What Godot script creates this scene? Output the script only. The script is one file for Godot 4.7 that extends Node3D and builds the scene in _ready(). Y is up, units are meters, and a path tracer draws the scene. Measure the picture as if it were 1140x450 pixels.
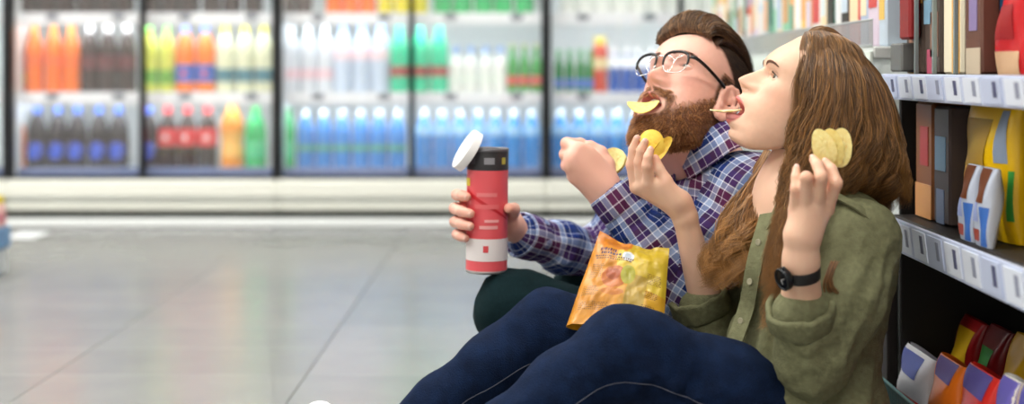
extends Node3D
# Two people sitting on a supermarket floor against a shelf, eating chips; drink coolers across the aisle.

const FOCUS := 2.2
var rng := RandomNumberGenerator.new()

func _ready() -> void:
	rng.seed = 11
	# --- camera: lens axis level along the aisle, frame shifted down
	var cam := Camera3D.new()
	cam.name = "camera"
	add_child(cam)
	var lens := CameraAttributesPhysical.new()
	lens.frustum_focal_length = 50.0
	lens.frustum_near = 0.1
	lens.frustum_far = 60.0
	lens.frustum_focus_distance = FOCUS
	lens.exposure_aperture = 2.0
	cam.attributes = lens
	cam.projection = Camera3D.PROJECTION_FRUSTUM
	cam.near = 0.1
	cam.far = 60.0
	cam.size = 0.1 * 450.0 / 1500.0
	cam.frustum_offset = Vector2(-5.0, -147.0) / 1500.0 * 0.1
	cam.position = Vector3(0, 0.72, 0)
	# --- environment: a closed shop, no sky light
	var we := WorldEnvironment.new()
	we.name = "environment"
	var env := Environment.new()
	env.background_mode = Environment.BG_COLOR
	env.background_color = Color(0.05, 0.05, 0.055)
	env.tonemap_mode = Environment.TONE_MAPPER_LINEAR
	env.tonemap_exposure = EXPOSURE
	env.sdfgi_enabled = true
	env.ssao_enabled = true
	env.ssil_enabled = true
	we.environment = env
	add_child(we)
	# --- ceiling lights (area lights with their glowing panels)
	ceiling_lights()
	# --- setting
	room()
	coolers()
	gondola()
	# --- people
	woman()
	man()
	# --- things in hand and on the floor
	small_things()


func lamp_area(parent: Node3D, at: Vector3, size: Vector2, energy: float, bs: Basis, col := Color.WHITE) -> void:
	var l := AreaLight3D.new()
	l.name = "area_light"
	l.area_size = size
	l.light_energy = energy
	l.light_color = col
	l.shadow_enabled = true
	l.area_range = 12.0
	parent.add_child(l, true)
	l.transform = Transform3D(bs, at)

func ceiling_lights() -> void:
	var body := MB.new()
	body.box(Vector3(0, 0.03, 0), Vector3(1.3, 0.06, 0.36), 0.01)
	var glow := MB.new()
	glow.box(Vector3(0, -0.004, 0), Vector3(1.22, 0.008, 0.28), 0.002)
	var bm := mat(hexc("e8e8e6"), 0.4)
	var gm := mat(Color.WHITE, 0.6)
	gm.emission_enabled = true
	gm.emission = Color(1, 0.985, 0.96)
	gm.emission_energy_multiplier = 6.0
	var bmesh := body.mesh()
	var gmesh := glow.mesh()
	var down := Basis(Vector3.RIGHT, -PI / 2)
	for spot in [[-3.4, 0.6], [-1.5, 0.6], [0.3, 0.6], [0.4, -1.5], [1.0, -4.4], [-4.9, -1.6], [2.6, -1.9]]:
		var t := thing("ceiling_light", "white rectangular fluorescent light panel on the shop ceiling", "light", Vector3(spot[0], 3.13, spot[1]), "ceiling light panels")
		part(t, "housing", bmesh, bm)
		part(t, "diffuser", gmesh, gm)
		lamp_area(t, Vector3(0, -0.012, 0), Vector2(1.2, 0.26), LAMP_E, down, Color(1, 0.985, 0.96))

	# suspended honeycomb of light tubes over the aisle
	var hc := thing("honeycomb_light", "suspended honeycomb of white light tubes over the aisle", "light", Vector3(-2.1, 2.95, -3.35))
	var tm := mat(Color.WHITE, 0.5)
	tm.emission_enabled = true
	tm.emission = Color(1, 0.99, 0.97)
	tm.emission_energy_multiplier = 12.0
	var E := 0.95
	var done := {}
	for k in 3:
		var hcx := Vector3(cos(TAU * k / 3.0 + 0.5) * E, 0, sin(TAU * k / 3.0 + 0.5) * E)
		for i in 6:
			var a0 := TAU * i / 6.0 + 0.5
			var p0 := hcx + Vector3(cos(a0), 0, sin(a0)) * E
			var p1 := hcx + Vector3(cos(a0 + TAU / 6.0), 0, sin(a0 + TAU / 6.0)) * E
			var mid := (p0 + p1) * 0.5
			var key := "%d_%d" % [roundi(mid.x * 100), roundi(mid.z * 100)]
			if done.has(key):
				continue
			done[key] = true
			var dx := (p1 - p0).normalized()
			var bs := Basis(dx, Vector3.UP, dx.cross(Vector3.UP))
			var hm := MB.new()
			hm.box(mid + Vector3(0, 0.03, 0), Vector3(E - 0.06, 0.05, 0.08), 0.006, bs)
			part(hc, "light_tube", hm.mesh(), tm)
			lamp_area(hc, mid - Vector3(0, 0.004, 0), Vector2(E - 0.08, 0.07), HONEY_E, bs * down, Color(1, 0.99, 0.97))
	for q in [Vector3(0.6, 0.15, 0.6), Vector3(-0.8, 0.15, 0.2), Vector3(0.3, 0.15, -0.8)]:
		var wm := MB.new()
		wm.tube(PackedVector3Array([q - Vector3(0, 0.12, 0), q, q + Vector3(0, 0.1, 0)]), PackedFloat32Array([.003, .003, .003]), 5)
		part(hc, "wire", wm.mesh(), bm)

const LAMP_E := 2.8
const HONEY_E := 0.65
const COOLER_E := 0.16
const EXPOSURE := 1.05

# ------------------------------------------------------------------ mesh tools
class MB:
	var v := PackedVector3Array()
	var n := PackedVector3Array()
	var uv := PackedVector2Array()
	var c := PackedColorArray()
	var ix := PackedInt32Array()
	var tint := Color(1, 1, 1)

	func tri_flat(a: Vector3, b: Vector3, d: Vector3, out: Vector3) -> void:
		var nn := (b - a).cross(d - a).normalized()
		var s := v.size()
		if nn.dot(out) < 0.0:
			nn = -nn
			v.append_array([a, b, d])
		else:
			v.append_array([a, d, b])
		for i in 3:
			n.append(nn); uv.append(Vector2.ZERO); c.append(tint)
		ix.append_array([s, s + 1, s + 2])

	func quad_flat(a: Vector3, b: Vector3, d: Vector3, e: Vector3, out: Vector3, uvs := []) -> void:
		var nn := (b - a).cross(d - a).normalized()
		if nn.length() < 0.5:
			nn = (d - a).cross(e - a).normalized()
		var s := v.size()
		v.append_array([a, b, d, e])
		if uvs.is_empty():
			uvs = [Vector2(0, 1), Vector2(1, 1), Vector2(1, 0), Vector2(0, 0)]
		uv.append_array(uvs)
		var flip := nn.dot(out) < 0.0
		if flip:
			nn = -nn
		for i in 4:
			n.append(nn); c.append(tint)
		if flip:
			ix.append_array([s, s + 1, s + 2, s, s + 2, s + 3])
		else:
			ix.append_array([s, s + 2, s + 1, s, s + 3, s + 2])

	# box with chamfered edges
	func box(ctr: Vector3, size: Vector3, ch := 0.0, bs := Basis.IDENTITY) -> void:
		var h := size * 0.5
		ch = minf(ch, minf(h.x, minf(h.y, h.z)) * 0.49)
		for ax in 3:
			for sg in [-1.0, 1.0]:
				var o := Vector3.ZERO; o[ax] = sg
				var a1 := (ax + 1) % 3
				var a2 := (ax + 2) % 3
				var q := []
				for k in [[-1, -1], [1, -1], [1, 1], [-1, 1]]:
					var p := Vector3.ZERO
					p[ax] = sg * h[ax]; p[a1] = k[0] * (h[a1] - ch); p[a2] = k[1] * (h[a2] - ch)
					q.append(ctr + bs * p)
				quad_flat(q[0], q[1], q[2], q[3], bs * o)
		if ch <= 0.0:
			return
		for ax in 3:
			var a1 := (ax + 1) % 3
			var a2 := (ax + 2) % 3
			for s1 in [-1.0, 1.0]:
				for s2 in [-1.0, 1.0]:
					var q := []
					for k in [[-1, 0], [1, 0], [1, 1], [-1, 1]]:
						var p := Vector3.ZERO
						p[ax] = k[0] * (h[ax] - ch)
						p[a1] = s1 * (h[a1] - (ch if k[1] == 1 else 0.0))
						p[a2] = s2 * (h[a2] - (0.0 if k[1] == 1 else ch))
						q.append(ctr + bs * p)
					var o := Vector3.ZERO; o[a1] = s1; o[a2] = s2
					quad_flat(q[0], q[1], q[2], q[3], bs * o)
		for sx in [-1.0, 1.0]:
			for sy in [-1.0, 1.0]:
				for sz in [-1.0, 1.0]:
					var a := ctr + bs * Vector3(sx * h.x, sy * (h.y - ch), sz * (h.z - ch))
					var b := ctr + bs * Vector3(sx * (h.x - ch), sy * h.y, sz * (h.z - ch))
					var d := ctr + bs * Vector3(sx * (h.x - ch), sy * (h.y - ch), sz * h.z)
					tri_flat(a, b, d, bs * Vector3(sx, sy, sz))

	# smooth grid of nu x nv points (u fastest); uvs run over [0,us] x [0,vs]; orientation: 0 auto (outward), 1 du x dv, -1 the other way
	func grid(P: PackedVector3Array, nu: int, nv: int, wrap := true, orient := 0, us := 1.0, vs := 1.0, cols := PackedColorArray(), UV := PackedVector2Array()) -> void:
		var N := PackedVector3Array()
		N.resize(nu * nv)
		var ctr := Vector3.ZERO
		for p in P:
			ctr += p
		ctr /= float(P.size())
		var acc := 0.0
		for j in nv:
			var jm := maxi(j - 1, 0) * nu
			var jp := mini(j + 1, nv - 1) * nu
			var jr := j * nu
			for i in nu:
				var im := (i + nu - 1) % nu if wrap else maxi(i - 1, 0)
				var ip := (i + 1) % nu if wrap else mini(i + 1, nu - 1)
				var du: Vector3 = P[jr + ip] - P[jr + im]
				var dv: Vector3 = P[jp + i] - P[jm + i]
				var nn := du.cross(dv)
				var l := nn.length()
				if l > 1e-14:
					nn /= l
				else:
					nn = Vector3.ZERO
				N[jr + i] = nn
				acc += nn.dot(P[jr + i] - ctr)
		# poles and degenerate points take the row's mean or the neighbour's normal
		for j in [0, nv - 1]:
			var bad := false
			for i in nu:
				if N[j * nu + i] == Vector3.ZERO:
					bad = true
			if bad:
				var m := Vector3.ZERO
				var jj: int = 1 if j == 0 else nv - 2
				for i in nu:
					m += N[jj * nu + i]
				m = m.normalized()
				for i in nu:
					N[j * nu + i] = m
		var flip := acc < 0.0 if orient == 0 else orient < 0
		var s := v.size()
		var cn := nu + 1 if wrap else nu
		var hasuv := UV.size() > 0
		for j in nv:
			for i in cn:
				var k := j * nu + (i % nu)
				v.append(P[k])
				n.append(-N[k] if flip else N[k])
				if hasuv:
					uv.append(UV[j * cn + i])
				else:
					uv.append(Vector2(us * i / float(cn - 1), vs * (1.0 - j / float(nv - 1))))
				c.append(cols[k] if cols.size() > 0 else tint)
		for j in nv - 1:
			for i in cn - 1:
				var a := s + j * cn + i
				var b := a + 1
				var d := a + cn + 1
				var e := a + cn
				if flip:
					ix.append_array([a, b, d, a, d, e])
				else:
					ix.append_array([a, d, b, a, e, d])

	# open grid whose normals must agree with the direction out of the axis (through o, along y)
	func shell(P: PackedVector3Array, nu: int, nv: int, wrap := false, o := Vector3.ZERO) -> void:
		var a: Vector3 = P[nu + 1] - P[0]
		var k := (nv / 2) * nu + nu / 2
		var du: Vector3 = P[k] - P[k - 1]
		var dv: Vector3 = P[k] - P[k - nu]
		var out: Vector3 = P[k] - o
		out.y = 0.0
		grid(P, nu, nv, wrap, 1 if du.cross(dv).dot(out) > 0.0 else -1)

	# revolve [r, y] pairs about the y axis of bs at o
	func lathe(prof: Array, sides := 20, o := Vector3.ZERO, bs := Basis.IDENTITY, us := 1.0, vs := 1.0) -> void:
		var P := PackedVector3Array()
		for q in prof:
			for i in sides:
				var a := TAU * i / sides
				P.append(o + bs * Vector3(cos(a) * q[0], q[1], sin(a) * q[0]))
		grid(P, sides, prof.size(), true, 0, us, vs)

	# tube along a path with a radius per point; ends rounded by closing rows
	func tube(path: PackedVector3Array, rad: PackedFloat32Array, sides := 8, flat := 1.0, flat_dir := Vector3.ZERO, cap := true, col := PackedColorArray()) -> void:
		var m := path.size()
		var P := PackedVector3Array()
		var C := PackedColorArray()
		var t := (path[1] - path[0]).normalized()
		var u := flat_dir
		if u == Vector3.ZERO:
			u = Vector3.UP if absf(t.y) < 0.9 else Vector3.RIGHT
		u = (u - t * u.dot(t)).normalized()
		for j in m:
			t = (path[mini(j + 1, m - 1)] - path[maxi(j - 1, 0)]).normalized()
			u = (u - t * u.dot(t)).normalized()
			var w := t.cross(u)
			if cap and j == 0:
				for i in sides:
					P.append(path[0])
					if col.size() > 0:
						C.append(col[0])
			for i in sides:
				var a := TAU * i / sides
				P.append(path[j] + (u * cos(a) * flat + w * sin(a)) * rad[j])
				if col.size() > 0:
					C.append(col[j])
			if cap and j == m - 1:
				for i in sides:
					P.append(path[j])
					if col.size() > 0:
						C.append(col[j])
		grid(P, sides, m + (2 if cap else 0), true, 0, 1.0, 1.0, C)

	# thin sheet with thickness from a grid of points
	func sheet(P: PackedVector3Array, nu: int, nv: int, th: float, us := 1.0, vs := 1.0) -> void:
		var A := PackedVector3Array()
		var rows := nv * 2 + 1
		# wrap the sheet: front rows then back rows as a closed loop in v
		var N := PackedVector3Array()
		N.resize(nu * nv)
		for j in nv:
			for i in nu:
				var du: Vector3 = P[j * nu + mini(i + 1, nu - 1)] - P[j * nu + maxi(i - 1, 0)]
				var dv: Vector3 = P[mini(j + 1, nv - 1) * nu + i] - P[maxi(j - 1, 0) * nu + i]
				N[j * nu + i] = du.cross(dv).normalized()
		var front := PackedVector3Array()
		var back := PackedVector3Array()
		for k in nu * nv:
			front.append(P[k] + N[k] * th * 0.5)
			back.append(P[k] - N[k] * th * 0.5)
		grid(front, nu, nv, false, 1, us, vs)
		grid(back, nu, nv, false, -1, us, vs)
		var rim := PackedVector3Array()
		var loop := []
		for i in nu: loop.append(i)
		for j in range(1, nv): loop.append(j * nu + nu - 1)
		for i in range(nu - 2, -1, -1): loop.append((nv - 1) * nu + i)
		for j in range(nv - 2, 0, -1): loop.append(j * nu)
		for k in loop: rim.append(front[k])
		for k in loop: rim.append(back[k])
		grid(rim, loop.size(), 2, true, 0, us, vs)

	func mesh() -> ArrayMesh:
		var a := []
		a.resize(Mesh.ARRAY_MAX)
		a[Mesh.ARRAY_VERTEX] = v
		a[Mesh.ARRAY_NORMAL] = n
		a[Mesh.ARRAY_TEX_UV] = uv
		a[Mesh.ARRAY_COLOR] = c
		a[Mesh.ARRAY_INDEX] = ix
		var m := ArrayMesh.new()
		m.add_surface_from_arrays(Mesh.PRIMITIVE_TRIANGLES, a)
		return m


# ------------------------------------------------------------------ blended solids: round cones joined by a smooth minimum, meshed as surface nets
class Solid:
	var A := PackedVector3Array()
	var BA := PackedVector3Array()
	var IL := PackedFloat32Array()
	var RA := PackedFloat32Array()
	var DR := PackedFloat32Array()
	var K := PackedFloat32Array()
	var CUT := PackedByteArray()
	var tag := PackedInt32Array()
	var noise: FastNoiseLite
	var noise_amp := 0.0
	var noise_scale := Vector3.ONE
	var noise_basis := Basis.IDENTITY
	var cell := 0.006
	var verts := PackedVector3Array()
	var norms := PackedVector3Array()
	var tris := PackedInt32Array()

	func cone(a: Vector3, b: Vector3, ra: float, rb: float, k := 0.01, t := 0, cut := false) -> void:
		A.append(a); BA.append(b - a)
		var l := (b - a).length_squared()
		IL.append(1.0 / l if l > 1e-12 else 0.0)
		RA.append(ra); DR.append(rb - ra); K.append(k); tag.append(t); CUT.append(1 if cut else 0)

	func ball(a: Vector3, r: float, k := 0.01, t := 0, cut := false) -> void:
		cone(a, a, r, r, k, t, cut)

	func chain(pts: Array, rads: Array, k := 0.01, t := 0) -> void:
		for i in pts.size() - 1:
			cone(pts[i], pts[i + 1], rads[i], rads[i + 1], k, t)

	# raised folds of cloth: each polyline is brought to the surface along dir and added as a soft ridge
	func folds(lines: Array, r: float, k: float, sink: float, dir := Vector3(0, 0, 1)) -> void:
		var all := PackedInt32Array(range(A.size()))
		var made := []
		for ln in lines:
			var pts := []
			var missed := false
			for q in ln:
				var p: Vector3 = q - dir * 0.16
				for it in 60:
					var d := at(p, all)
					if d > 0.0:
						p += dir * 0.006
					else:
						break
				if at(p, all) > 0.0:
					missed = true
				for it in 90:
					var d := at(p, all)
					if d > -0.0004:
						break
					p += dir * maxf(-d * 0.8, 0.0008)
				pts.append(p - dir * sink)
			if not missed:
				made.append(pts)
		for pts in made:
			var m: int = pts.size()
			for i in m - 1:
				var ra := r * (0.35 if i == 0 else 1.0)
				var rb := r * (0.35 if i == m - 2 else 1.0)
				cone(pts[i], pts[i + 1], ra, rb, k)

	func at(p: Vector3, list: PackedInt32Array) -> float:
		var d := 1.0
		for i in list:
			var pa := p - A[i]
			var h := clampf(pa.dot(BA[i]) * IL[i], 0.0, 1.0)
			var di := (pa - BA[i] * h).length() - RA[i] - DR[i] * h
			var k := K[i]
			if CUT[i] == 1:
				di = -di
				var g := maxf(k - absf(d - di), 0.0) / k
				d = maxf(d, di) + g * g * k * 0.25
			else:
				var g := maxf(k - absf(d - di), 0.0) / k
				d = minf(d, di) - g * g * k * 0.25
		if noise and d < 0.03 and d > -0.03:
			d += noise_amp * noise.get_noise_3dv((noise_basis * p) * noise_scale)
		return d

	func make() -> void:
		var lo := Vector3(1e9, 1e9, 1e9)
		var hi := -lo
		var pad := cell * 3.0 + noise_amp
		for i in A.size():
			if CUT[i] == 1:
				continue
			var r := maxf(RA[i], RA[i] + DR[i]) + pad
			for e in [A[i], A[i] + BA[i]]:
				lo = lo.min(e - Vector3(r, r, r))
				hi = hi.max(e + Vector3(r, r, r))
		var bs := cell * 4.0
		var nb := Vector3i(((hi - lo) / bs).ceil()) + Vector3i.ONE
		var nx := nb.x * 4 + 1
		var ny := nb.y * 4 + 1
		var nz := nb.z * 4 + 1
		var lists := {}
		for i in A.size():
			var r := maxf(RA[i], RA[i] + DR[i]) + K[i] + bs * 1.3 + noise_amp
			var l2 := (A[i].min(A[i] + BA[i]) - Vector3(r, r, r) - lo) / bs
			var h2 := (A[i].max(A[i] + BA[i]) + Vector3(r, r, r) - lo) / bs
			var r2 := r + bs * 0.9
			for z in range(maxi(0, int(l2.z)), mini(nb.z, int(h2.z) + 1)):
				for y in range(maxi(0, int(l2.y)), mini(nb.y, int(h2.y) + 1)):
					for x in range(maxi(0, int(l2.x)), mini(nb.x, int(h2.x) + 1)):
						var pc := lo + (Vector3(x, y, z) + Vector3(0.5, 0.5, 0.5)) * bs
						var pa := pc - A[i]
						var h := clampf(pa.dot(BA[i]) * IL[i], 0.0, 1.0)
						if (pa - BA[i] * h).length() > r2:
							continue
						var key := (z * nb.y + y) * nb.x + x
						if not lists.has(key):
							lists[key] = PackedInt32Array()
						lists[key].append(i)
		var val := PackedFloat32Array()
		val.resize(nx * ny * nz)
		val.fill(9.0)
		var half := bs * 0.88 + noise_amp
		var live := PackedInt32Array()
		for key in lists:
			var x: int = key % nb.x
			var y: int = (key / nb.x) % nb.y
			var z: int = key / (nb.x * nb.y)
			var list: PackedInt32Array = lists[key]
			var o := lo + Vector3(x, y, z) * bs
			if absf(at(o + Vector3(bs, bs, bs) * 0.5, list)) > half + cell:
				continue
			live.append(key)
			for cz in 5:
				for cy in 5:
					var row := ((z * 4 + cz) * ny + y * 4 + cy) * nx + x * 4
					for cx in 5:
						if val[row + cx] > 8.0:
							val[row + cx] = at(o + Vector3(cx, cy, cz) * cell, list)
		var where := {}
		var off := PackedInt32Array([0, 1, nx, nx + 1, nx * ny, nx * ny + 1, nx * ny + nx, nx * ny + nx + 1])
		var ea := PackedInt32Array([0, 2, 4, 6, 0, 1, 4, 5, 0, 1, 2, 3])
		var eb := PackedInt32Array([1, 3, 5, 7, 2, 3, 6, 7, 4, 5, 6, 7])
		var cv := PackedFloat32Array()
		cv.resize(8)
		for key in live:
			var bx: int = (key % nb.x) * 4
			var by: int = ((key / nb.x) % nb.y) * 4
			var bz: int = (key / (nb.x * nb.y)) * 4
			for cz in 4:
				for cy in 4:
					for cx in 4:
						var id := ((bz + cz) * ny + by + cy) * nx + bx + cx
						var neg := 0
						var far := false
						for q in 8:
							var w := val[id + off[q]]
							cv[q] = w
							if w < 0.0:
								neg += 1
							elif w > 8.0:
								far = true
						if neg == 0 or neg == 8 or far:
							continue
						var s := Vector3.ZERO
						var cnt := 0
						for e in 12:
							var a := cv[ea[e]]
							var b := cv[eb[e]]
							if (a < 0.0) != (b < 0.0):
								var f := a / (a - b)
								var ia := ea[e]
								var pp := Vector3(ia & 1, (ia >> 1) & 1, (ia >> 2) & 1)
								if e < 4: pp.x += f
								elif e < 8: pp.y += f
								else: pp.z += f
								s += pp
								cnt += 1
						where[id] = verts.size()
						verts.append(lo + (Vector3(bx + cx, by + cy, bz + cz) + s / cnt) * cell)
		norms.resize(verts.size())
		var ax := PackedInt32Array([1, nx, nx * ny])
		for id in where:
			var v0 := val[id]
			for k in 3:
				var v1 := val[id + ax[k]]
				if (v0 < 0.0) == (v1 < 0.0):
					continue
				var p1 := ax[(k + 1) % 3]
				var p2 := ax[(k + 2) % 3]
				var a: int = where.get(id, -1)
				var b: int = where.get(id - p1, -1)
				var c: int = where.get(id - p1 - p2, -1)
				var d: int = where.get(id - p2, -1)
				if a < 0 or b < 0 or c < 0 or d < 0:
					continue
				if v0 < 0.0:
					tris.append_array([a, c, b, a, d, c])
				else:
					tris.append_array([a, b, c, a, c, d])
				var nn := (verts[c] - verts[a]).cross(verts[d] - verts[b])
				if v0 > 0.0:
					nn = -nn
				norms[a] += nn; norms[b] += nn; norms[c] += nn; norms[d] += nn
		# the winding above: check it against the normals once
		var okc := 0
		for t in mini(tris.size() / 3, 200):
			var q := (verts[tris[t * 3 + 1]] - verts[tris[t * 3]]).cross(verts[tris[t * 3 + 2]] - verts[tris[t * 3]])
			okc += 1 if q.dot(norms[tris[t * 3]]) < 0.0 else -1
		if okc < 0:
			for i in range(0, tris.size(), 3):
				var q := tris[i + 1]
				tris[i + 1] = tris[i + 2]
				tris[i + 2] = q
		# normals must point out of the solid
		var all := PackedInt32Array(range(A.size()))
		var sgn := 0
		for q in range(0, verts.size(), maxi(1, verts.size() / 30)):
			var m := norms[q].normalized()
			sgn += 1 if at(verts[q] + m * cell, all) > at(verts[q] - m * cell, all) else -1
		var flip := sgn < 0
		for i in norms.size():
			norms[i] = -norms[i].normalized() if flip else norms[i].normalized()
		if flip:
			for i in range(0, tris.size(), 3):
				var q := tris[i + 1]
				tris[i + 1] = tris[i + 2]
				tris[i + 2] = q

	func into(mb: MB, col: Color) -> void:
		var s := mb.v.size()
		mb.v.append_array(verts)
		mb.n.append_array(norms)
		var u := PackedVector2Array()
		u.resize(verts.size())
		mb.uv.append_array(u)
		var cc := PackedColorArray()
		cc.resize(verts.size())
		cc.fill(col)
		mb.c.append_array(cc)
		for t in tris:
			mb.ix.append(t + s)

	# cloth with a woven pattern: every triangle takes its pattern from the bone it lies on, unrolled round that bone
	func into_woven(mb: MB, bones: Array, per_m: float) -> void:
		var owner := PackedInt32Array()
		owner.resize(verts.size())
		for i in verts.size():
			var best := 1e9
			for b in bones.size():
				var bn: Dictionary = bones[b]
				var pa: Vector3 = verts[i] - bn.a
				var ba: Vector3 = bn.b - bn.a
				var h := clampf(pa.dot(ba) / ba.length_squared(), 0.0, 1.0)
				var d: float = (pa - ba * h).length() - bn.r
				if d < best:
					best = d
					owner[i] = b
		for t in range(0, tris.size(), 3):
			var o0 := owner[tris[t]]
			var o1 := owner[tris[t + 1]]
			var o2 := owner[tris[t + 2]]
			var o := o0 if (o0 == o1 or o0 == o2) else o1
			var bn: Dictionary = bones[o]
			var dir: Vector3 = (bn.b - bn.a).normalized()
			var x: Vector3 = (bn.ref - dir * bn.ref.dot(dir)).normalized()
			var y := dir.cross(x)
			var s := mb.v.size()
			var a0 := 0.0
			for q in 3:
				var p := verts[tris[t + q]]
				var rel: Vector3 = p - bn.a
				var ang := atan2(rel.dot(y), rel.dot(x))
				if q == 0:
					a0 = ang
				elif ang - a0 > PI: ang -= TAU
				elif a0 - ang > PI: ang += TAU
				mb.v.append(p)
				mb.n.append(norms[tris[t + q]])
				mb.c.append(Color(1, 1, 1))
				mb.uv.append(Vector2((rel.dot(dir) + bn.off) * per_m, ang * roundf(TAU * bn.r * per_m) / TAU))
				mb.ix.append(s + q)


# ------------------------------------------------------------------ naming and nodes
var used := {}

func numbered(called: String) -> String:
	var k: int = used.get(called, 0)
	used[called] = k + 1
	return called if k == 0 else "%s_%03d" % [called, k]

func thing(called: String, label: String, category: String, at := Vector3.ZERO, group := "") -> Node3D:
	var o := Node3D.new()
	o.name = numbered(called)
	add_child(o)
	o.position = at
	o.set_meta("label", label)
	o.set_meta("category", category)
	if group != "":
		o.set_meta("group", group)
	return o

func part(parent: Node, called: String, m: Mesh, mat: Material) -> MeshInstance3D:
	var o := MeshInstance3D.new()
	o.name = called
	o.mesh = m
	o.material_override = mat
	parent.add_child(o, true)
	return o

func one(called: String, mb: MB, mat: Material, label: String, category: String, group := "") -> MeshInstance3D:
	var o := part(self, numbered(called), mb.mesh(), mat)
	o.set_meta("label", label)
	o.set_meta("category", category)
	if group != "":
		o.set_meta("group", group)
	return o

func struct(called: String, mb: MB, mat: Material) -> MeshInstance3D:
	var o := part(self, called, mb.mesh(), mat)
	o.set_meta("kind", "structure")
	return o

func copy_of(o: Node3D, at: Vector3, label := "") -> Node3D:
	var base := o.name.rstrip("0123456789").rstrip("_")
	var r: Node3D = o.duplicate()
	r.name = numbered(base)
	add_child(r)
	r.position = at
	if label != "":
		r.set_meta("label", label)
	return r

# ------------------------------------------------------------------ materials and textures
func mat(col: Color, rough := 0.5, metal := 0.0) -> StandardMaterial3D:
	var m := StandardMaterial3D.new()
	m.albedo_color = col
	m.roughness = rough
	m.metallic = metal
	return m

func tinted(rough := 0.5) -> StandardMaterial3D:
	var m := mat(Color.WHITE, rough)
	m.vertex_color_use_as_albedo = true
	return m

func hexc(s: String) -> Color:
	return Color.html(s)

func lin(s: String) -> Color:
	return Color.html(s).srgb_to_linear()

func noise(freq: float, sd: int, oct := 3, type := FastNoiseLite.TYPE_SIMPLEX_SMOOTH) -> FastNoiseLite:
	var f := FastNoiseLite.new()
	f.seed = sd
	f.frequency = freq
	f.noise_type = type
	f.fractal_octaves = oct
	return f

func noise_image(w: int, sd: int, freq: float, lo: Color, hi: Color, oct := 4) -> ImageTexture:
	var f := noise(freq, sd, oct)
	var g := f.get_seamless_image(w, w, false, false, 0.15)
	g.convert(Image.FORMAT_RGB8)
	for y in w:
		for x in w:
			var t := g.get_pixel(x, y).r
			g.set_pixel(x, y, lo.lerp(hi, t))
	return ImageTexture.create_from_image(g)

func spline(pts: Array, nseg: int) -> PackedVector3Array:
	var out := PackedVector3Array()
	var m := pts.size() - 1
	for k in nseg + 1:
		var t := float(k) / nseg * m
		var i := mini(int(t), m - 1)
		var f := t - i
		var p0: Vector3 = pts[maxi(i - 1, 0)]
		var p1: Vector3 = pts[i]
		var p2: Vector3 = pts[i + 1]
		var p3: Vector3 = pts[mini(i + 2, m)]
		out.append(p1.cubic_interpolate(p2, p0, p3, f))
	return out

func lerp_table(tab: Array, x: float, col: int) -> float:
	# rows sorted by falling first column; smooth interpolation between them
	var m := tab.size()
	if x >= tab[0][0]: return tab[0][col]
	if x <= tab[m - 1][0]: return tab[m - 1][col]
	for i in m - 1:
		if x <= tab[i][0] and x >= tab[i + 1][0]:
			var f: float = (tab[i][0] - x) / (tab[i][0] - tab[i + 1][0])
			var pre: float = tab[maxi(i - 1, 0)][col]
			var post: float = tab[mini(i + 2, m - 1)][col]
			var mid := lerpf(tab[i][col], tab[i + 1][col], f)
			var cub := cubic_interpolate(tab[i][col], tab[i + 1][col], pre, post, f)
			return lerpf(mid, cub, 0.7)
	return 0.0

# ------------------------------------------------------------------ the shop
func room() -> void:
	var base := MB.new()
	base.box(Vector3(-1.2, -0.06, -2.2), Vector3(9.6, 0.1, 10.4))
	var fl := struct("floor", base, mat(hexc("c6bbb0"), 0.7))
	# floor tiles 0.6 x 0.3 with fine recessed joints; the far and hidden ones too are tiles
	var tm := []
	var tex := noise_image(256, 5, 0.02, hexc("b3b4b4"), hexc("bdbdbb"), 4)
	for k in 3:
		var m := mat([hexc("b6b8b8"), hexc("bababa"), hexc("b3b5b5")][k], 0.22)
		m.albedo_texture = tex
		m.uv1_triplanar = true
		m.uv1_world_triplanar = true
		m.uv1_scale = Vector3(0.9, 0.9, 0.9)
		tm.append(m)
	var tile := MB.new()
	tile.box(Vector3(0, -0.005, 0), Vector3(0.598, 0.01, 0.2985), 0.0008)
	var tmesh := tile.mesh()
	var rest := MB.new()
	for i in range(-7, 6):
		for j in range(0, 25):
			var p := Vector3(-0.497 + 0.31 - 0.01 + i * 0.6, 0, -1.98 + 0.15 - (j - 5) * 0.3)
			var seen := p.z < -2.3 and p.z > -6.4 and p.x > -2.6 and p.x < 0.9 and absf(p.x) < -p.z * 0.42 + 0.4
			if seen:
				var o := part(fl, "tile", tmesh, tm[rng.randi() % 3])
				o.position = p
			else:
				rest.box(p + Vector3(0, -0.005, 0), Vector3(0.597, 0.01, 0.2975))
	var ro := part(fl, "tiles", rest.mesh(), tm[0])
	ro.set_meta("kind", "stuff")
	var white := mat(hexc("e4e4e2"), 0.8)
	var w := MB.new()
	w.box(Vector3(-1.2, 3.25, -2.2), Vector3(9.8, 0.1, 10.6))
	struct("ceiling", w, white)
	w = MB.new(); w.box(Vector3(-1.2, 1.6, -7.3), Vector3(9.8, 3.4, 0.1)); struct("wall_back", w, white)
	w = MB.new(); w.box(Vector3(-1.2, 1.6, 3.0), Vector3(9.8, 3.4, 0.1)); struct("wall_front", w, white)
	w = MB.new(); w.box(Vector3(-6.0, 1.6, -2.2), Vector3(0.1, 3.4, 10.4)); struct("wall_left", w, white)
	w = MB.new(); w.box(Vector3(3.6, 1.6, -2.2), Vector3(0.1, 3.4, 10.4)); struct("wall_right", w, white)


# ------------------------------------------------------------------ drink coolers
const CZ := -6.171

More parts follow.
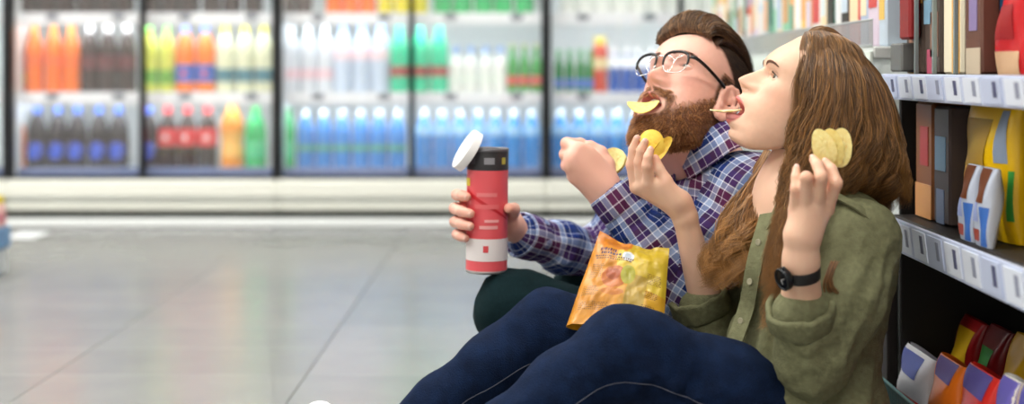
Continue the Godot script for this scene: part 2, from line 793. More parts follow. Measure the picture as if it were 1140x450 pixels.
func coolers() -> void:
	var frame_m := mat(hexc("15171a"), 0.35)
	var white := mat(hexc("eef2f2"), 0.45)
	var cream := mat(hexc("e9eae0"), 0.35)
	var steel := mat(hexc("c9cfcc"), 0.3, 0.6)
	var dark := mat(hexc("33352f"), 0.6)
	var rail := mat(hexc("eef1f6"), 0.4)
	var tagm := mat(hexc("6a7280"), 0.5)
	var glass := mat(Color(1, 1, 1, 0.03), 0.03)
	glass.transparency = BaseMaterial3D.TRANSPARENCY_ALPHA
	var ledm := mat(Color.WHITE, 0.5)
	ledm.emission_enabled = true
	ledm.emission = Color(0.93, 0.97, 1.0)
	ledm.emission_energy_multiplier = 5.0
	var units := [[-3.571, -2.334], [-2.334, -1.098], [-1.098, 0.136], [0.136, 1.370]]
	for k in units.size():
		var x0: float = units[k][0]
		var x1: float = units[k][1]
		var wd := x1 - x0
		var xc := (x0 + x1) * 0.5
		var lbl: String = ["glass door drink cooler standing left of the orange soda cooler", "glass door drink cooler filled with orange soda and cola bottles", "glass door drink cooler filled with blue water and bright green bottles", "glass door drink cooler nearest the shelf, with small green bottles"][k]
		var t := thing("drink_cooler", lbl, "cooler", Vector3(xc, 0, CZ), "glass door drink coolers along the back wall")
		var m := MB.new()
		m.box(Vector3(0, 1.15, -0.78), Vector3(wd, 2.0, 0.04))
		m.box(Vector3(0, 2.12, -0.42), Vector3(wd, 0.06, 0.74))
		for s in [-1.0, 1.0]:
			m.box(Vector3(s * (wd * 0.5 - 0.008), 1.15, -0.42), Vector3(0.015, 1.94, 0.7))
		part(t, "carcass", m.mesh(), white)
		m = MB.new(); m.box(Vector3(0, 2.27, -0.4), Vector3(wd, 0.24, 0.8), 0.01); part(t, "header", m.mesh(), white)
		# base: bumper bands, recess and kick strip
		m = MB.new(); m.box(Vector3(0, 0.175, -0.4), Vector3(wd, 0.086, 0.84), 0.012); part(t, "upper_bumper", m.mesh(), cream)
		m = MB.new(); m.box(Vector3(0, 0.101, -0.4), Vector3(wd, 0.05, 0.80), 0.01); part(t, "lower_bumper", m.mesh(), cream)
		m = MB.new(); m.box(Vector3(0, 0.1285, -0.4), Vector3(wd, 0.008, 0.82)); part(t, "steel_line", m.mesh(), steel)
		m = MB.new(); m.box(Vector3(0, 0.057, -0.43), Vector3(wd, 0.04, 0.72)); part(t, "recess", m.mesh(), dark)
		m = MB.new(); m.box(Vector3(0, 0.02, -0.4), Vector3(wd, 0.034, 0.86), 0.006); part(t, "kick_strip", m.mesh(), white)
		# shelves with price rails
		var decks := [0.234, 0.617, 0.987, 1.36, 1.72]
		for q in decks.size():
			m = MB.new()
			m.box(Vector3(0, decks[q] - 0.012, -0.42), Vector3(wd - 0.04, 0.02, 0.62), 0.003)
			var sh := part(t, "shelf", m.mesh(), white)
			m = MB.new()
			if q == 0:
				m.box(Vector3(0, decks[q] + 0.012, -0.085), Vector3(wd - 0.04, 0.045, 0.008), 0.002)
			else:
				m.box(Vector3(0, decks[q] - 0.028, -0.1), Vector3(wd - 0.04, 0.055, 0.008), 0.002)
			part(sh, "price_rail", m.mesh(), rail if q > 0 else mat(hexc("7380a8"), 0.4))
			if q > 0:
				for g in 4:
					m = MB.new()
					m.box(Vector3((g - 1.5) * wd * 0.25 + 0.02, decks[q] - 0.02, -0.094), Vector3(0.055, 0.03, 0.004))
					part(sh, "price_tag", m.mesh(), tagm)
			# wire fence at the back of each shelf
		# doors
		for s in [-1.0, 1.0]:
			var dxc: float = s * wd * 0.25
			m = MB.new()
			var dw := wd * 0.5
			var yb := 0.222
			var yt := 2.1
			var outer := 0.0225
			var inner := 0.0125
			m.box(Vector3(dxc + s * (dw * 0.5 - outer * 0.5), (yb + yt) * 0.5, -0.02), Vector3(outer, yt - yb, 0.05), 0.004)
			m.box(Vector3(dxc - s * (dw * 0.5 - inner * 0.5), (yb + yt) * 0.5, -0.02), Vector3(inner, yt - yb, 0.05), 0.003)
			m.box(Vector3(dxc, yb + 0.006, -0.02), Vector3(dw, 0.014, 0.05), 0.003)
			m.box(Vector3(dxc, yt - 0.02, -0.02), Vector3(dw, 0.04, 0.05), 0.003)
			var d := part(t, "door", m.mesh(), frame_m)
			m = MB.new()
			m.box(Vector3(dxc, (yb + yt) * 0.5, -0.02), Vector3(dw - 0.04, yt - yb - 0.06, 0.006))
			part(d, "pane", m.mesh(), glass)
			m = MB.new()
			m.box(Vector3(dxc - s * (dw * 0.5 - 0.025), 1.35, 0.022), Vector3(0.02, 0.5, 0.03), 0.006)
			part(d, "handle", m.mesh(), steel)
		# light strips tucked behind the shelf rails, shining back on the bottles
		for q in [1, 2, 3]:
			m = MB.new()
			m.box(Vector3(0, decks[q] - 0.036, -0.112), Vector3(wd - 0.08, 0.014, 0.01), 0.002)
			part(t, "led_strip", m.mesh(), ledm)
			lamp_area(t, Vector3(0, decks[q] - 0.046, -0.118), Vector2(wd - 0.1, 0.015), COOLER_E, Basis(Vector3.RIGHT, -0.55), Color(0.95, 0.98, 1.0))
	bottles()


var bottle_proto := {}

func bottle_parts(kind: String) -> Array:
	# profile [r, y] fractions, body colour, cap colour, label colour, label band, second band
	var K := {
		"orange_soda": ["ff7a12", "ff8a20", "f26a10", 0.40, 0.56, "pet"],
		"cola": ["2a1512", "f2eeee", "5e1c22", 0.34, 0.55, "pet"],
		"cola_red": ["1d0f0c", "e93b48", "d4202c", 0.42, 0.68, "pet"],
		"blue_round": ["1a1620", "4a78e0", "1c1a30", 0.20, 0.50, "pet"],
		"lemon": ["dfe65a", "8fe06a", "74b83c", 0.13, 0.34, "pet"],
		"orange_blue": ["ff8418", "5f86e0", "2f62c4", 0.16, 0.42, "pet"],
		"milky": ["e9eccb", "f4e42c", "3d7f8e", 0.16, 0.36, "pet"],
		"orange_juice": ["f59a1e", "f6b04a", "f8bb58", 0.25, 0.62, "jug"],
		"green": ["11bf6a", "1aa84e", "3fd291", 0.25, 0.5, "pet"],
		"clear_pink": ["e3e9f1", "f0f4fa", "f0cfd9", 0.20, 0.36, "pet"],
		"pale_blue": ["cfdff3", "7fa4e4", "f0d9e2", 0.48, 0.66, "pet"],
		"turquoise": ["12d8a4", "3fcab0", "a2443a", 0.24, 0.40, "pet"],
		"milk": ["f2f5ef", "7fa6dc", "eaf3ea", 0.2, 0.4, "small"],
		"beer_green": ["1b9a34", "c9b86a", "d94b42", 0.16, 0.34, "beer"],
		"water": ["3c96e4", "e6f2fc", "8ec6f2", 0.60, 0.76, "pet"],
		"water_green": ["3a8fde", "e6f2fc", "4aa694", 0.36, 0.46, "pet"],
		"dark": ["4a3b38", "5a4a46", "6a5a50", 0.2, 0.4, "pet"],
		"yellow": ["f2e21c", "f8ee60", "f6e640", 0.2, 0.4, "pet"],
		"small_green": ["128a3c", "2fae50", "4f7fd0", 0.1, 0.32, "small"],
		"red_jar": ["d8482e", "d9c24a", "f0d8a0", 0.42, 0.62, "jar"],
		"blue_white": ["3464c0", "f4f6fa", "eef2fa", 0.55, 0.8, "small"],
		"amber": ["ef7a1e", "c43c28", "f09a3a", 0.2, 0.45, "jar"],
		"slim_purple": ["6a50a8", "8a70c4", "7ac04a", 0.1, 0.35, "jar"],
	}
	return K[kind]

func make_bottle(kind: String, height: float, radius: float, label: String, group: String) -> Node3D:
	var a := bottle_parts(kind)
	var t := thing("jar" if a[5] == "jar" else "bottle", label, "jar" if a[5] == "jar" else "bottle", Vector3.ZERO, group)
	var prof := []
	match a[5]:
		"pet": prof = [[0, 0], [.8, 0], [.97, .02], [1, .05], [1, .18], [.95, .2], [1, .22], [1, .58], [.97, .66], [.84, .75], [.6, .84], [.38, .9], [.34, .93], [.34, .95], [0, .95]]
		"jug": prof = [[0, 0], [.9, 0], [1, .02], [1, .3], [.88, .42], [.88, .5], [1, .62], [1, .72], [.8, .84], [.5, .91], [.46, .95], [0, .95]]
		"small": prof = [[0, 0], [.85, 0], [1, .03], [1, .55], [.94, .63], [.66, .74], [.5, .82], [.48, .9], [0, .9]]
		"beer": prof = [[0, 0], [.85, 0], [1, .03], [1, .55], [.8, .66], [.5, .76], [.42, .9], [.42, .95], [0, .95]]
		_: prof = [[0, 0], [.92, 0], [1, .03], [1, .7], [.95, .78], [.78, .84], [.74, .9], [0, .9]]
	var P := []
	for q in prof:
		P.append([q[0] * radius, q[1] * height])
	var m := MB.new()
	m.lathe(P, 22)
	var bm := mat(hexc(a[0]), 0.22)
	bm.backlight_enabled = true
	bm.backlight = hexc(a[0]) * 0.5
	part(t, "body", m.mesh(), bm)
	m = MB.new()
	var cr := radius * (0.78 if a[5] == "jar" else 0.52 if a[5] == "small" else 0.40)
	var y0: float = prof[prof.size() - 1][1] * height - height * 0.055
	m.lathe([[cr * 0.98, y0], [cr, y0 + .004], [cr, height * .985], [cr * .93, height], [0, height]], 18)
	part(t, "cap", m.mesh(), mat(hexc(a[1]), 0.4))
	m = MB.new()
	var lp := []
	for s in 7:
		var f: float = lerpf(a[3], a[4], s / 6.0)
		var r := radius
		for i in prof.size() - 1:
			if f >= prof[i][1] and f <= prof[i + 1][1] and prof[i + 1][1] > prof[i][1]:
				r = radius * lerpf(prof[i][0], prof[i + 1][0], (f - prof[i][1]) / (prof[i + 1][1] - prof[i][1]))
		lp.append([r + 0.0012, f * height])
	m.lathe(lp, 22)
	part(t, "label", m.mesh(), mat(hexc(a[2]), 0.45))
	if kind == "blue_round" or kind == "cola_red" or kind == "orange_blue" or kind == "water":
		# the printed emblem on the front of the label
		m = MB.new()
		var Q := PackedVector3Array()
		var yc: float = (a[3] + a[4]) * 0.5 * height
		var er := 0.041 if kind == "blue_round" else 0.014
		for j in 4:
			for i in 16:
				var an := TAU * i / 16.0
				var xx := cos(an) * er * j / 3.0
				var rr := radius + 0.0016
				Q.append(Vector3(xx, yc + sin(an) * er * j / 3.0, sqrt(maxf(rr * rr - xx * xx, 0.00004))))
		m.shell(Q, 16, 4, true)
		part(t, "emblem", m.mesh(), mat({"blue_round": hexc("2456d8"), "cola_red": hexc("f4dede"), "orange_blue": hexc("e0483a"), "water": hexc("bfe0fa")}[kind], 0.45))
	return t

func shelf_row(kind: String, xs: Array, deck: float, height: float, radius: float, label: String, group: String) -> void:
	var first: Node3D = null
	for x in xs:
		var dz := rng.randf_range(-0.008, 0.008)
		var p := Vector3(x, deck - 0.002, CZ - 0.17 + dz)
		if first == null:
			first = make_bottle(kind, height, radius, label, group)
			first.position = p
		else:
			copy_of(first, p).rotation.y = rng.randf_range(-0.08, 0.08)

func bottles() -> void:
	var r2 := 0.617
	var r3 := 0.234
	var r1 := 0.987
	# cooler with sodas, middle shelf
	shelf_row("slim_purple", [-2.342], r2, 0.27, 0.0260, "slim purple and green carton-like bottle at end of soda shelf", "")
	shelf_row("orange_soda", [-2.266, -2.177, -2.093], r2, 0.31, 0.0407, "orange soda bottle with orange cap beside the colas", "orange soda bottles on the middle shelf")
	shelf_row("cola", [-2.008, -1.919, -1.830], r2, 0.315, 0.0428, "dark cola bottle with white cap beside orange sodas", "white capped colas on the middle shelf")
	shelf_row("lemon", [-1.725, -1.644], r2, 0.31, 0.0386, "yellow lemon soda bottle with light green cap", "lemon soda bottles")
	shelf_row("orange_blue", [-1.556, -1.463], r2, 0.31, 0.0449, "orange soda bottle with a blue label and blue cap", "orange sodas with blue labels")
	shelf_row("milky", [-1.370, -1.277, -1.188], r2, 0.31, 0.0428, "milky white drink bottle with yellow cap and teal label", "milky drink bottles")
	# bottom shelf
	shelf_row("orange_soda", [-2.342], r3, 0.3, 0.0320, "orange soda bottle on the bottom shelf beside blue-label colas", "")
	shelf_row("blue_round", [-2.253, -2.158, -2.063, -1.966, -1.871], r3, 0.315, 0.0460, "dark cola bottle with big round blue label", "colas with round blue labels")
	shelf_row("blue_round", [-1.727], r3, 0.315, 0.0420, "dark cola bottle with round blue label beside red-label colas", "")
	shelf_row("cola_red", [-1.640, -1.547, -1.454], r3, 0.315, 0.0449, "dark cola bottle with red label and red cap", "red label colas on the bottom shelf")
	shelf_row("orange_juice", [-1.336], r3, 0.32, 0.0550, "large orange juice bottle with waisted middle on bottom shelf", "")
	shelf_row("green", [-1.226], r3, 0.315, 0.0500, "large green soda bottle beside orange juice bottle", "")
	# middle cooler: middle shelf
	shelf_row("clear_pink", [-1.061, -0.981, -0.900], r2, 0.31, 0.0386, "clear water bottle with pale pink label", "clear bottles with pink labels")
	shelf_row("pale_blue", [-0.816, -0.727, -0.638], r2, 0.315, 0.0428, "pale blue water bottle with blue cap and pink band", "pale blue water bottles")
	shelf_row("turquoise", [-0.550, -0.452, -0.364], r2, 0.31, 0.0428, "turquoise soda bottle with dark red label", "turquoise soda bottles")
	shelf_row("milk", [-0.283, -0.216, -0.144, -0.076], r2, 0.215, 0.0322, "small white yogurt drink bottle with blue cap", "small white yogurt drinks")
	shelf_row("beer_green", [-0.017, 0.038, 0.093], r2, 0.225, 0.0259, "short green bottle with red label beside yogurt drinks", "short green bottles with red labels")
	# middle cooler: bottom shelf of water
	shelf_row("green", [-1.070], r3, 0.31, 0.0280, "green soda bottle at the end of the water bottles", "")
	shelf_row("water_green", [-0.993, -0.907, -0.820, -0.733, -0.647, -0.560], r3, 0.3, 0.0417, "blue water bottle with greenish label on bottom shelf", "blue water bottles with green labels")
	shelf_row("water", [-0.435, -0.351, -0.266, -0.182, -0.097, -0.013, 0.072], r3, 0.3, 0.0407, "blue water bottle with a light blue emblem", "blue water bottles on the bottom shelf")
	# top shelf, only the feet of the bottles in view
	shelf_row("dark", [-1.086, -1.002], r1, 0.3, 0.0407, "dark bottle on the top shelf above clear water bottles", "dark bottles on the top shelf")
	shelf_row("orange_soda", [-0.858, -0.778, -0.698], r1, 0.3, 0.0386, "orange soda bottle on top shelf above pale blue water", "orange sodas on the top shelf")
	shelf_row("yellow", [-0.613, -0.537, -0.452], r1, 0.3, 0.0364, "yellow soda bottle on the top shelf", "yellow sodas on the top shelf")
	shelf_row("green", [-0.347, -0.254, -0.156, -0.063, 0.038], r1, 0.3, 0.0449, "bright green soda bottle on the top shelf", "green sodas on the top shelf")
	shelf_row("cola", [-2.304, -2.211, -2.118, -2.025, -1.932, -1.839, -1.721, -1.628, -1.535, -1.433, -1.340, -1.239], r1, 0.3, 0.0449, "dark cola bottle on the top shelf above sodas", "colas on the top shelf")
	# right cooler
	shelf_row("small_green", [0.199, 0.249, 0.300, 0.347], r2, 0.2, 0.0217, "small green bottle with blue label next to red jar", "small green bottles")
	shelf_row("red_jar", [0.393], r2, 0.26, 0.0360, "tall red jar with yellow lid among small bottles", "")
	shelf_row("blue_white", [0.461, 0.520, 0.579, 0.638], r2, 0.21, 0.0280, "small blue bottle with a white cap beside red jar", "small blue bottles with white caps")
	shelf_row("amber", [0.719, 0.791, 0.862], r2, 0.2, 0.0343, "amber jar with red lid on the middle shelf", "amber jars")
	shelf_row("water", [0.207, 0.296, 0.385, 0.473, 0.562, 0.651, 0.740, 0.829, 0.917], r3, 0.3, 0.0428, "blue water bottle in the cooler behind the bearded man", "blue water bottles in the right cooler")
	shelf_row("milk", [0.241, 0.326, 0.410, 0.495, 0.579, 0.664, 0.748, 0.833, 0.917, 1.002], r1, 0.25, 0.0407, "white milk bottle on the top shelf of the right cooler", "white milk bottles")


# ------------------------------------------------------------------ shelving on the right
const SX := 0.66

func goods(called: String, category: String, label: String, z0: float, z1: float, y0: float, h: float, depth: float, cols: Array, x := SX + 0.03, lean := 0.0, soft := false, group := "") -> Node3D:
	# a boxed or bagged product facing the aisle: front panel with printed blocks
	var t := thing(called, label, category, Vector3(x, y0, -(z0 + z1) * 0.5), group)
	t.rotation.z = lean
	var w := absf(z1 - z0)
	var m := MB.new()
	var bodym := mat(hexc(cols[0]), 0.5 if not soft else 0.3)
	if soft:
		var P := PackedVector3Array()
		var nv := 15
		var nu := 24
		for j in nv:
			for i in nu:
				P.append(bag_pt(TAU * i / nu, j / float(nv - 1), w, h, depth, 0.0))
		m.grid(P, nu, nv, true)
	else:
		m.box(Vector3(depth * 0.5, h * 0.5, 0), Vector3(depth, h, w), 0.004)
	part(t, "pack", m.mesh(), bodym)
	# printed blocks on the face towards the aisle, following its bulge
	for k in range(1, cols.size()):
		var b: Array = cols[k]
		m = MB.new()
		if soft:
			var Q := PackedVector3Array()
			for j in 6:
				for i in 8:
					var zz := lerpf(b[3], b[4], i / 7.0)
					var an := PI - asin(clampf((0.5 - zz) * 1.9, -0.95, 0.95))
					Q.append(bag_pt(an, lerpf(b[1], b[2], j / 5.0) * 0.98 + 0.01, w, h, depth, 0.0008))
			m.shell(Q, 8, 6, false, Vector3(depth * 0.5, 0, 0))
		else:
			var za: float = (b[3] - 0.5) * w
			var zb: float = (b[4] - 0.5) * w
			m.box(Vector3(-0.0006, (b[1] + b[2]) * 0.5 * h, -(za + zb) * 0.5), Vector3(0.0014, (b[2] - b[1]) * h * 0.97, absf(zb - za) * 0.95))
		part(t, "print", m.mesh(), mat(hexc(b[0]), 0.45))
	return t

func bag_pt(a: float, f: float, w: float, h: float, depth: float, grow: float) -> Vector3:
	var thick := depth * 0.5 * pow(sin(PI * clampf(f * 0.92 + 0.06, 0.0, 1.0)), 0.5) + 0.002 + grow
	var cx := signf(cos(a)) * pow(absf(cos(a)), 0.7)
	var cz := signf(sin(a)) * pow(absf(sin(a)), 0.6)
	return Vector3(depth * 0.5 + cx * thick * (0.86 + 0.14 * sin(a * 3.0 + f * 9.0)), f * h, cz * (w * 0.5 - 0.001 + grow * 0.3))

func gondola() -> void:
	var metal := mat(hexc("282423"), 0.5, 0.2)
	var darkm := mat(hexc("120e0d"), 0.7)
	var rail := mat(hexc("c3cde6"), 0.35)
	var railw := mat(hexc("dfe6f3"), 0.35)
	var tagm := mat(hexc("8d93a8"), 0.5)
	var prnt := mat(hexc("55597a"), 0.5)
	var t := thing("shelf_unit", "dark metal shelf unit with pale price rails behind the woman", "shelf", Vector3(SX, 0, -1.75))
	var z0 := 0.75
	var z1 := -0.67
	var zc := (z0 + z1) * 0.5
	var ln := z0 - z1
	var m := MB.new(); m.box(Vector3(0.5, 0.8, zc), Vector3(0.03, 1.6, ln)); part(t, "back_panel", m.mesh(), darkm)
	m = MB.new(); m.box(Vector3(0.25, 0.06, zc), Vector3(0.46, 0.12, ln), 0.004); part(t, "base", m.mesh(), darkm)
	for e in [z0, z1]:
		m = MB.new(); m.box(Vector3(0.47, 0.8, e), Vector3(0.05, 1.6, 0.03), 0.004); part(t, "upright", m.mesh(), metal)
	for sh in [[0.464, 0.058, 0.42], [0.713, 0.044, 0.42], [1.06, 0.044, 0.42], [1.38, 0.044, 0.4]]:
		m = MB.new()
		m.box(Vector3(0.01 + sh[2] * 0.5, sh[0] - 0.016, zc), Vector3(sh[2], 0.028, ln - 0.02), 0.003)
		var s := part(t, "shelf", m.mesh(), metal)
		m = MB.new()
		var bs := Basis(Vector3(0, 0, 1), 0.12)
		m.box(Vector3(-0.002, sh[0] - sh[1] * 0.5, zc), Vector3(0.006, sh[1], ln - 0.02), 0.001, bs)
		part(s, "price_rail", m.mesh(), rail)
		var k := 0
		var z := z1 + 0.07
		while z < z0 - 0.05:
			m = MB.new()
			m.box(Vector3(-0.006, sh[0] - sh[1] * 0.5, z), Vector3(0.002, sh[1] * 0.82, 0.068), 0.0, bs)
			var pt := part(s, "price_tag", m.mesh(), railw if k % 3 else rail)
			m = MB.new()
			m.box(Vector3(-0.0074, sh[0] - sh[1] * 0.45, z + 0.012), Vector3(0.001, sh[1] * 0.5, 0.014), 0.0, bs)
			part(pt, "print", m.mesh(), tagm if k % 2 else prnt)
			k += 1
			z += 0.083
	m = MB.new(); m.box(Vector3(0.26, 0.335, z1 - 0.006), Vector3(0.46, 0.67, 0.012), 0.002); part(t, "end_panel", m.mesh(), darkm)
	m = MB.new(); m.box(Vector3(0.022, 0.742, z1 + 0.05), Vector3(0.03, 0.05, 0.07), 0.003); part(t, "end_bracket", m.mesh(), mat(hexc("6f706e"), 0.45, 0.3))
	# second bay, further along the aisle, pale with wire-fenced shelves
	var pale := mat(hexc("cfd4d2"), 0.5)
	var wire := mat(hexc("c4c8c8"), 0.35, 0.5)
	t = thing("shelf_unit", "pale shelf unit with wire fences beside the coolers", "shelf", Vector3(SX, 0, -3.9))
	z0 = 1.43; z1 = -1.7; zc = (z0 + z1) * 0.5; ln = z0 - z1
	m = MB.new(); m.box(Vector3(0.5, 0.9, zc), Vector3(0.03, 1.8, ln)); part(t, "back_panel", m.mesh(), pale)
	m = MB.new(); m.box(Vector3(0.25, 0.07, zc), Vector3(0.46, 0.14, ln), 0.004); part(t, "base", m.mesh(), pale)
	m = MB.new(); m.box(Vector3(0.03, 0.19, zc), Vector3(0.02, 0.38, ln), 0.003); part(t, "front_panel", m.mesh(), mat(hexc("2a2220"), 0.6))
	for e in [z0 - 0.02, -0.2, z1]:
		m = MB.new(); m.box(Vector3(0.47, 0.9, e), Vector3(0.05, 1.8, 0.03), 0.004); part(t, "upright", m.mesh(), pale)
	for y in [0.42, 0.752]:
		m = MB.new(); m.box(Vector3(0.21, y, zc), Vector3(0.42, 0.024, ln - 0.04), 0.003)
		var s := part(t, "shelf", m.mesh(), pale)
		m = MB.new(); m.box(Vector3(-0.004, y - 0.018, zc), Vector3(0.006, 0.042, ln - 0.04), 0.001); part(s, "price_rail", m.mesh(), mat(hexc("d9e4dd"), 0.4))
		m = MB.new()
		for r in [y + 0.014, y + 0.062]:
			m.tube(PackedVector3Array([Vector3(0.0, r, z0 - 0.03), Vector3(0.0, r, zc), Vector3(0.0, r, z1 + 0.03)]), PackedFloat32Array([.0022, .0022, .0022]), 6)
		var z := z0 - 0.03
		while z > z1 + 0.03:
			m.tube(PackedVector3Array([Vector3(0, y + 0.012, z), Vector3(0, y + 0.04, z), Vector3(0, y + 0.062, z)]), PackedFloat32Array([.0013, .0013, .0013]), 4)
			z -= 0.012
		var f := part(s, "wire_fence", m.mesh(), wire)
		f.set_meta("kind", "stuff")
	shelf_goods()

func shelf_goods() -> void:
	var x := SX + 0.035
	# upper shelf of the near unit
	var up := 0.713
	var low := 0.464
	var a := [
		["box", "dark brown boxed snack with a pictured front, first on upper shelf", 2.402, 2.306, .135, ["4a3a30", ["a8765a", .25, .7, .2, .8], ["d8a04a", .9, 1.0, 0, 1], ["d9a64a", .0, .25, .3, .9]]],
		["box", "brown boxed snack with orange top edge beside clear divider", 2.296, 2.209, .14, ["4d4038", ["8a6a5a", .2, .75, .1, .6], ["d8944a", .9, 1.0, 0, 1], ["7aa0b8", .6, .9, .5, 1.0], ["b8506a", .0, .3, .4, .8]]],
		["box", "cream and yellow snack box on the upper shelf", 2.195, 2.102, .155, ["f0e7cc", ["e2ae52", .0, .8, .1, .5], ["e8e8e0", .8, 1.0, .3, 1.0]]],
		["box", "multicoloured purple and brown snack box on upper shelf", 2.089, 2.016, .165, ["6a4538", ["8a7aa8", .4, .7, .2, .7], ["d88a3a", .8, 1.0, .1, .9], ["c8b8a0", .0, .25, .0, .9]]],
		["bag", "bright red snack bag leaning on the upper shelf", 2.001, 1.875, .17, ["c8131c", ["e4646a", .72, .86, .05, .7], ["d8b08a", .0, .2, .2, .9], ["a00c14", .3, .6, .4, .95]]],
		["bag", "dark red snack bag next to bright red bag", 1.868, 1.738, .17, ["5a1418", ["a84a20", .5, .8, .2, .8]]],
	]
	for q in a:
		var za: float = q[2]
		var zb: float = q[3]
		goods("snack_box" if q[0] == "box" else "snack_bag", q[0], q[1], za, zb, up, q[4], 0.03 if q[0] == "box" else 0.05, q[5], x, 0.0 if q[0] == "box" else -0.12, q[0] == "bag")
	# clear dividers
	var div := mat(hexc("7f8a8a"), 0.2)
	for zd in [2.301, 2.202, 2.095]:
		var m := MB.new()
		m.box(Vector3(x - 0.012, up + 0.1, -zd), Vector3(0.007, 0.2, 0.006), 0.001)
		var tip := MB.new()
		tip.box(Vector3(x - 0.0185, up + 0.186, -zd), Vector3(0.002, 0.028, 0.0075))
		var o := thing("shelf_divider", "thin grey plastic divider standing between upper shelf boxes", "divider", Vector3.ZERO, "shelf dividers")
		part(o, "plate", m.mesh(), div)
		part(o, "green_tip", tip.mesh(), mat(hexc("3f9a62"), 0.4))
	# taller things behind
	for q in [["tall bright red box at the end of the upper shelf", 2.366, 2.307, .20, "8a1216", .672], ["tall dark maroon box behind the brown snack boxes", 2.402, 2.311, .27, "3a1a20", .735], ["tall charcoal box behind the cream snack box", 2.302, 2.183, .28, "2e2a2e", .735], ["tall blue box behind the red snack bag", 2.202, 2.083, .31, "2f7fb0", .765], ["tall navy box at the back of the upper shelf", 2.071, 1.929, .31, "14203a", .765]]:
		var yy := up + (0.06 if q[5] < 0.7 else 0.0)
		goods("tall_box", "box", q[0], q[1], q[2], yy, q[3], 0.02 if q[5] < 0.7 else 0.1, [q[4], ["d8a060" if q[4] == "2f7fb0" else "1c1014", .6, .98, .3, .55]], q[5])
	# lower shelf
	var b := [
		["box", "orange-brown box with red print on the lower shelf", 2.380, 2.286, .20, ["8a5530", ["b03434", .45, .8, .2, .7], ["d89a5a", .0, .3, .0, 1.0]]],
		["box", "blue-grey box beside the orange-brown box on lower shelf", 2.276, 2.195, .195, ["4a3e3d", ["6a8ca6", .45, .75, .2, .9], ["6a7a9a", .0, .3, .3, .8]]],
		["bag", "large yellow pack with a dark picture on lower shelf", 2.167, 1.963, .215, ["f2c30c", ["8fa0b8", .55, .92, .08, .26], ["b08a20", .5, .85, .42, .95], ["3aa040", .15, .5, .0, .08], ["8a6a20", .0, .25, .5, .9]]],
		["bag", "yellow pack standing alone at the end of the lower shelf", 1.885, 1.723, .22, ["e8b80e", ["7a3a1a", .3, .6, .3, .8]]],
	]
	for q in b:
		goods("snack_box" if q[0] == "box" else "snack_bag", q[0], q[1], q[2], q[3], low, q[4], 0.07, q[5], x + 0.01, 0.0, q[0] == "bag")
	for q in [[2.062, 2.005], [1.993, 1.936]]:
		goods("sweet_pouch", "pouch", "small pale pouch with blue and brown print before yellow pack", q[0], q[1], low, 0.115, 0.03, ["b9c2d4", ["3a6ab8", .0, .5, .05, .45], ["6a3a20", .55, 1.0, .3, .85], ["a84a3a", .05, .2, .5, .95], ["9aa8d8", .3, .55, .5, 1.0]], SX + 0.008, -0.1, true, "small pouches before the yellow pack")
	# carton standing deeper on the lower shelf
	goods("flat_carton", "carton", "dark red carton deep under the upper shelf rail", 2.339, 2.226, low, 0.2, 0.05, ["3a1418", ["a83030", .8, .95, .2, .8]], 0.8)
	# base deck: upright bags in rows
	var cols := [["e8e6ee", ["d8323a", .0, .3, .2, .9], ["4a58b0", .62, .95, .3, .9]], ["f07a20", ["5a3a90", .75, 1.0, .2, .8], ["f4d0a0", .0, .25, .0, .6]], ["e03028", ["d8d4dc", .0, .3, .1, .7], ["5a4aa0", .75, 1.0, .2, .9]], ["f2eee8", ["6a60b8", .7, 1.0, .0, .9], ["c8783a", .1, .45, .2, .8]], ["f08a28", ["e4e0e8", .0, .25, .2, .9], ["5a58a8", .8, 1.0, .1, .8]], ["f0ece8", ["e85020", .2, .6, .2, .8], ["6a66b0", .75, 1.0, .2, .9]]]
	var names := ["white sweets bag with red and blue print", "orange sweets bag with a purple top", "red sweets bag with pale lower print", "white sweets bag with violet top", "light orange sweets bag with blue top", "white sweets bag with orange flame print"]
	var zs := [[2.422, 2.258], [2.238, 2.116], [2.098, 1.967], [1.951, 1.886], [1.872, 1.804], [1.791, 1.718]]
	for k in 6:
		goods("sweets_bag", "bag", names[k] + " on the bottom deck", zs[k][0], zs[k][1], 0.12, [0.115, 0.135, 0.15, 0.165, 0.17, 0.175][k], 0.05, cols[k], SX + 0.01, -0.1, true, "sweets bags on the bottom deck")
	var cols2 := [["b01820", ["f2c41c", .5, .9, .2, .8]], ["7a1018", ["2f9a3a", .4, .8, .3, .8]], ["e0b018", ["2f7ac0", .3, .6, .3, .7]], ["6a0e18", ["3aa048", .5, .8, .1, .5]], ["a01420", ["f0d040", .4, .7, .4, .9]]]
	for k in 5:
		goods("candy_pack", "pack", ["dark red candy pack with yellow print", "maroon candy pack with green print", "yellow candy pack with a blue spot", "deep maroon candy pack with green stripe", "crimson candy pack with yellow patch"][k] + " behind the sweets bags", [2.419, 2.291, 2.176, 2.072, 1.977][k], [2.310, 2.193, 2.087, 1.991, 1.904][k], 0.12, 0.17 + 0.008 * k, 0.05, cols2[k], SX + 0.09, -0.2, true, "candy packs behind the sweets bags")
	# goods on the wire-fenced shelf
	var pal := ["d9e3e6", "e8c05a", "f2f2ee", "c9d8e6", "8fc8a8", "e6e0da", "d04a48", "6aa08a", "e4e8ea", "2f6a5a", "d8c8d8", "f0e0c0", "d0a070", "241c1a", "b8c4cc", "e8a868", "f0d8b0", "aebfd8"]
	var said := ["ice grey", "mustard", "chalk white", "powder blue", "mint green", "beige", "brick red", "sage green", "silver grey", "bottle green", "lilac", "cream", "tan", "black", "slate grey", "apricot", "pale peach", "steel blue"]
	var z := 2.52
	var i := 0
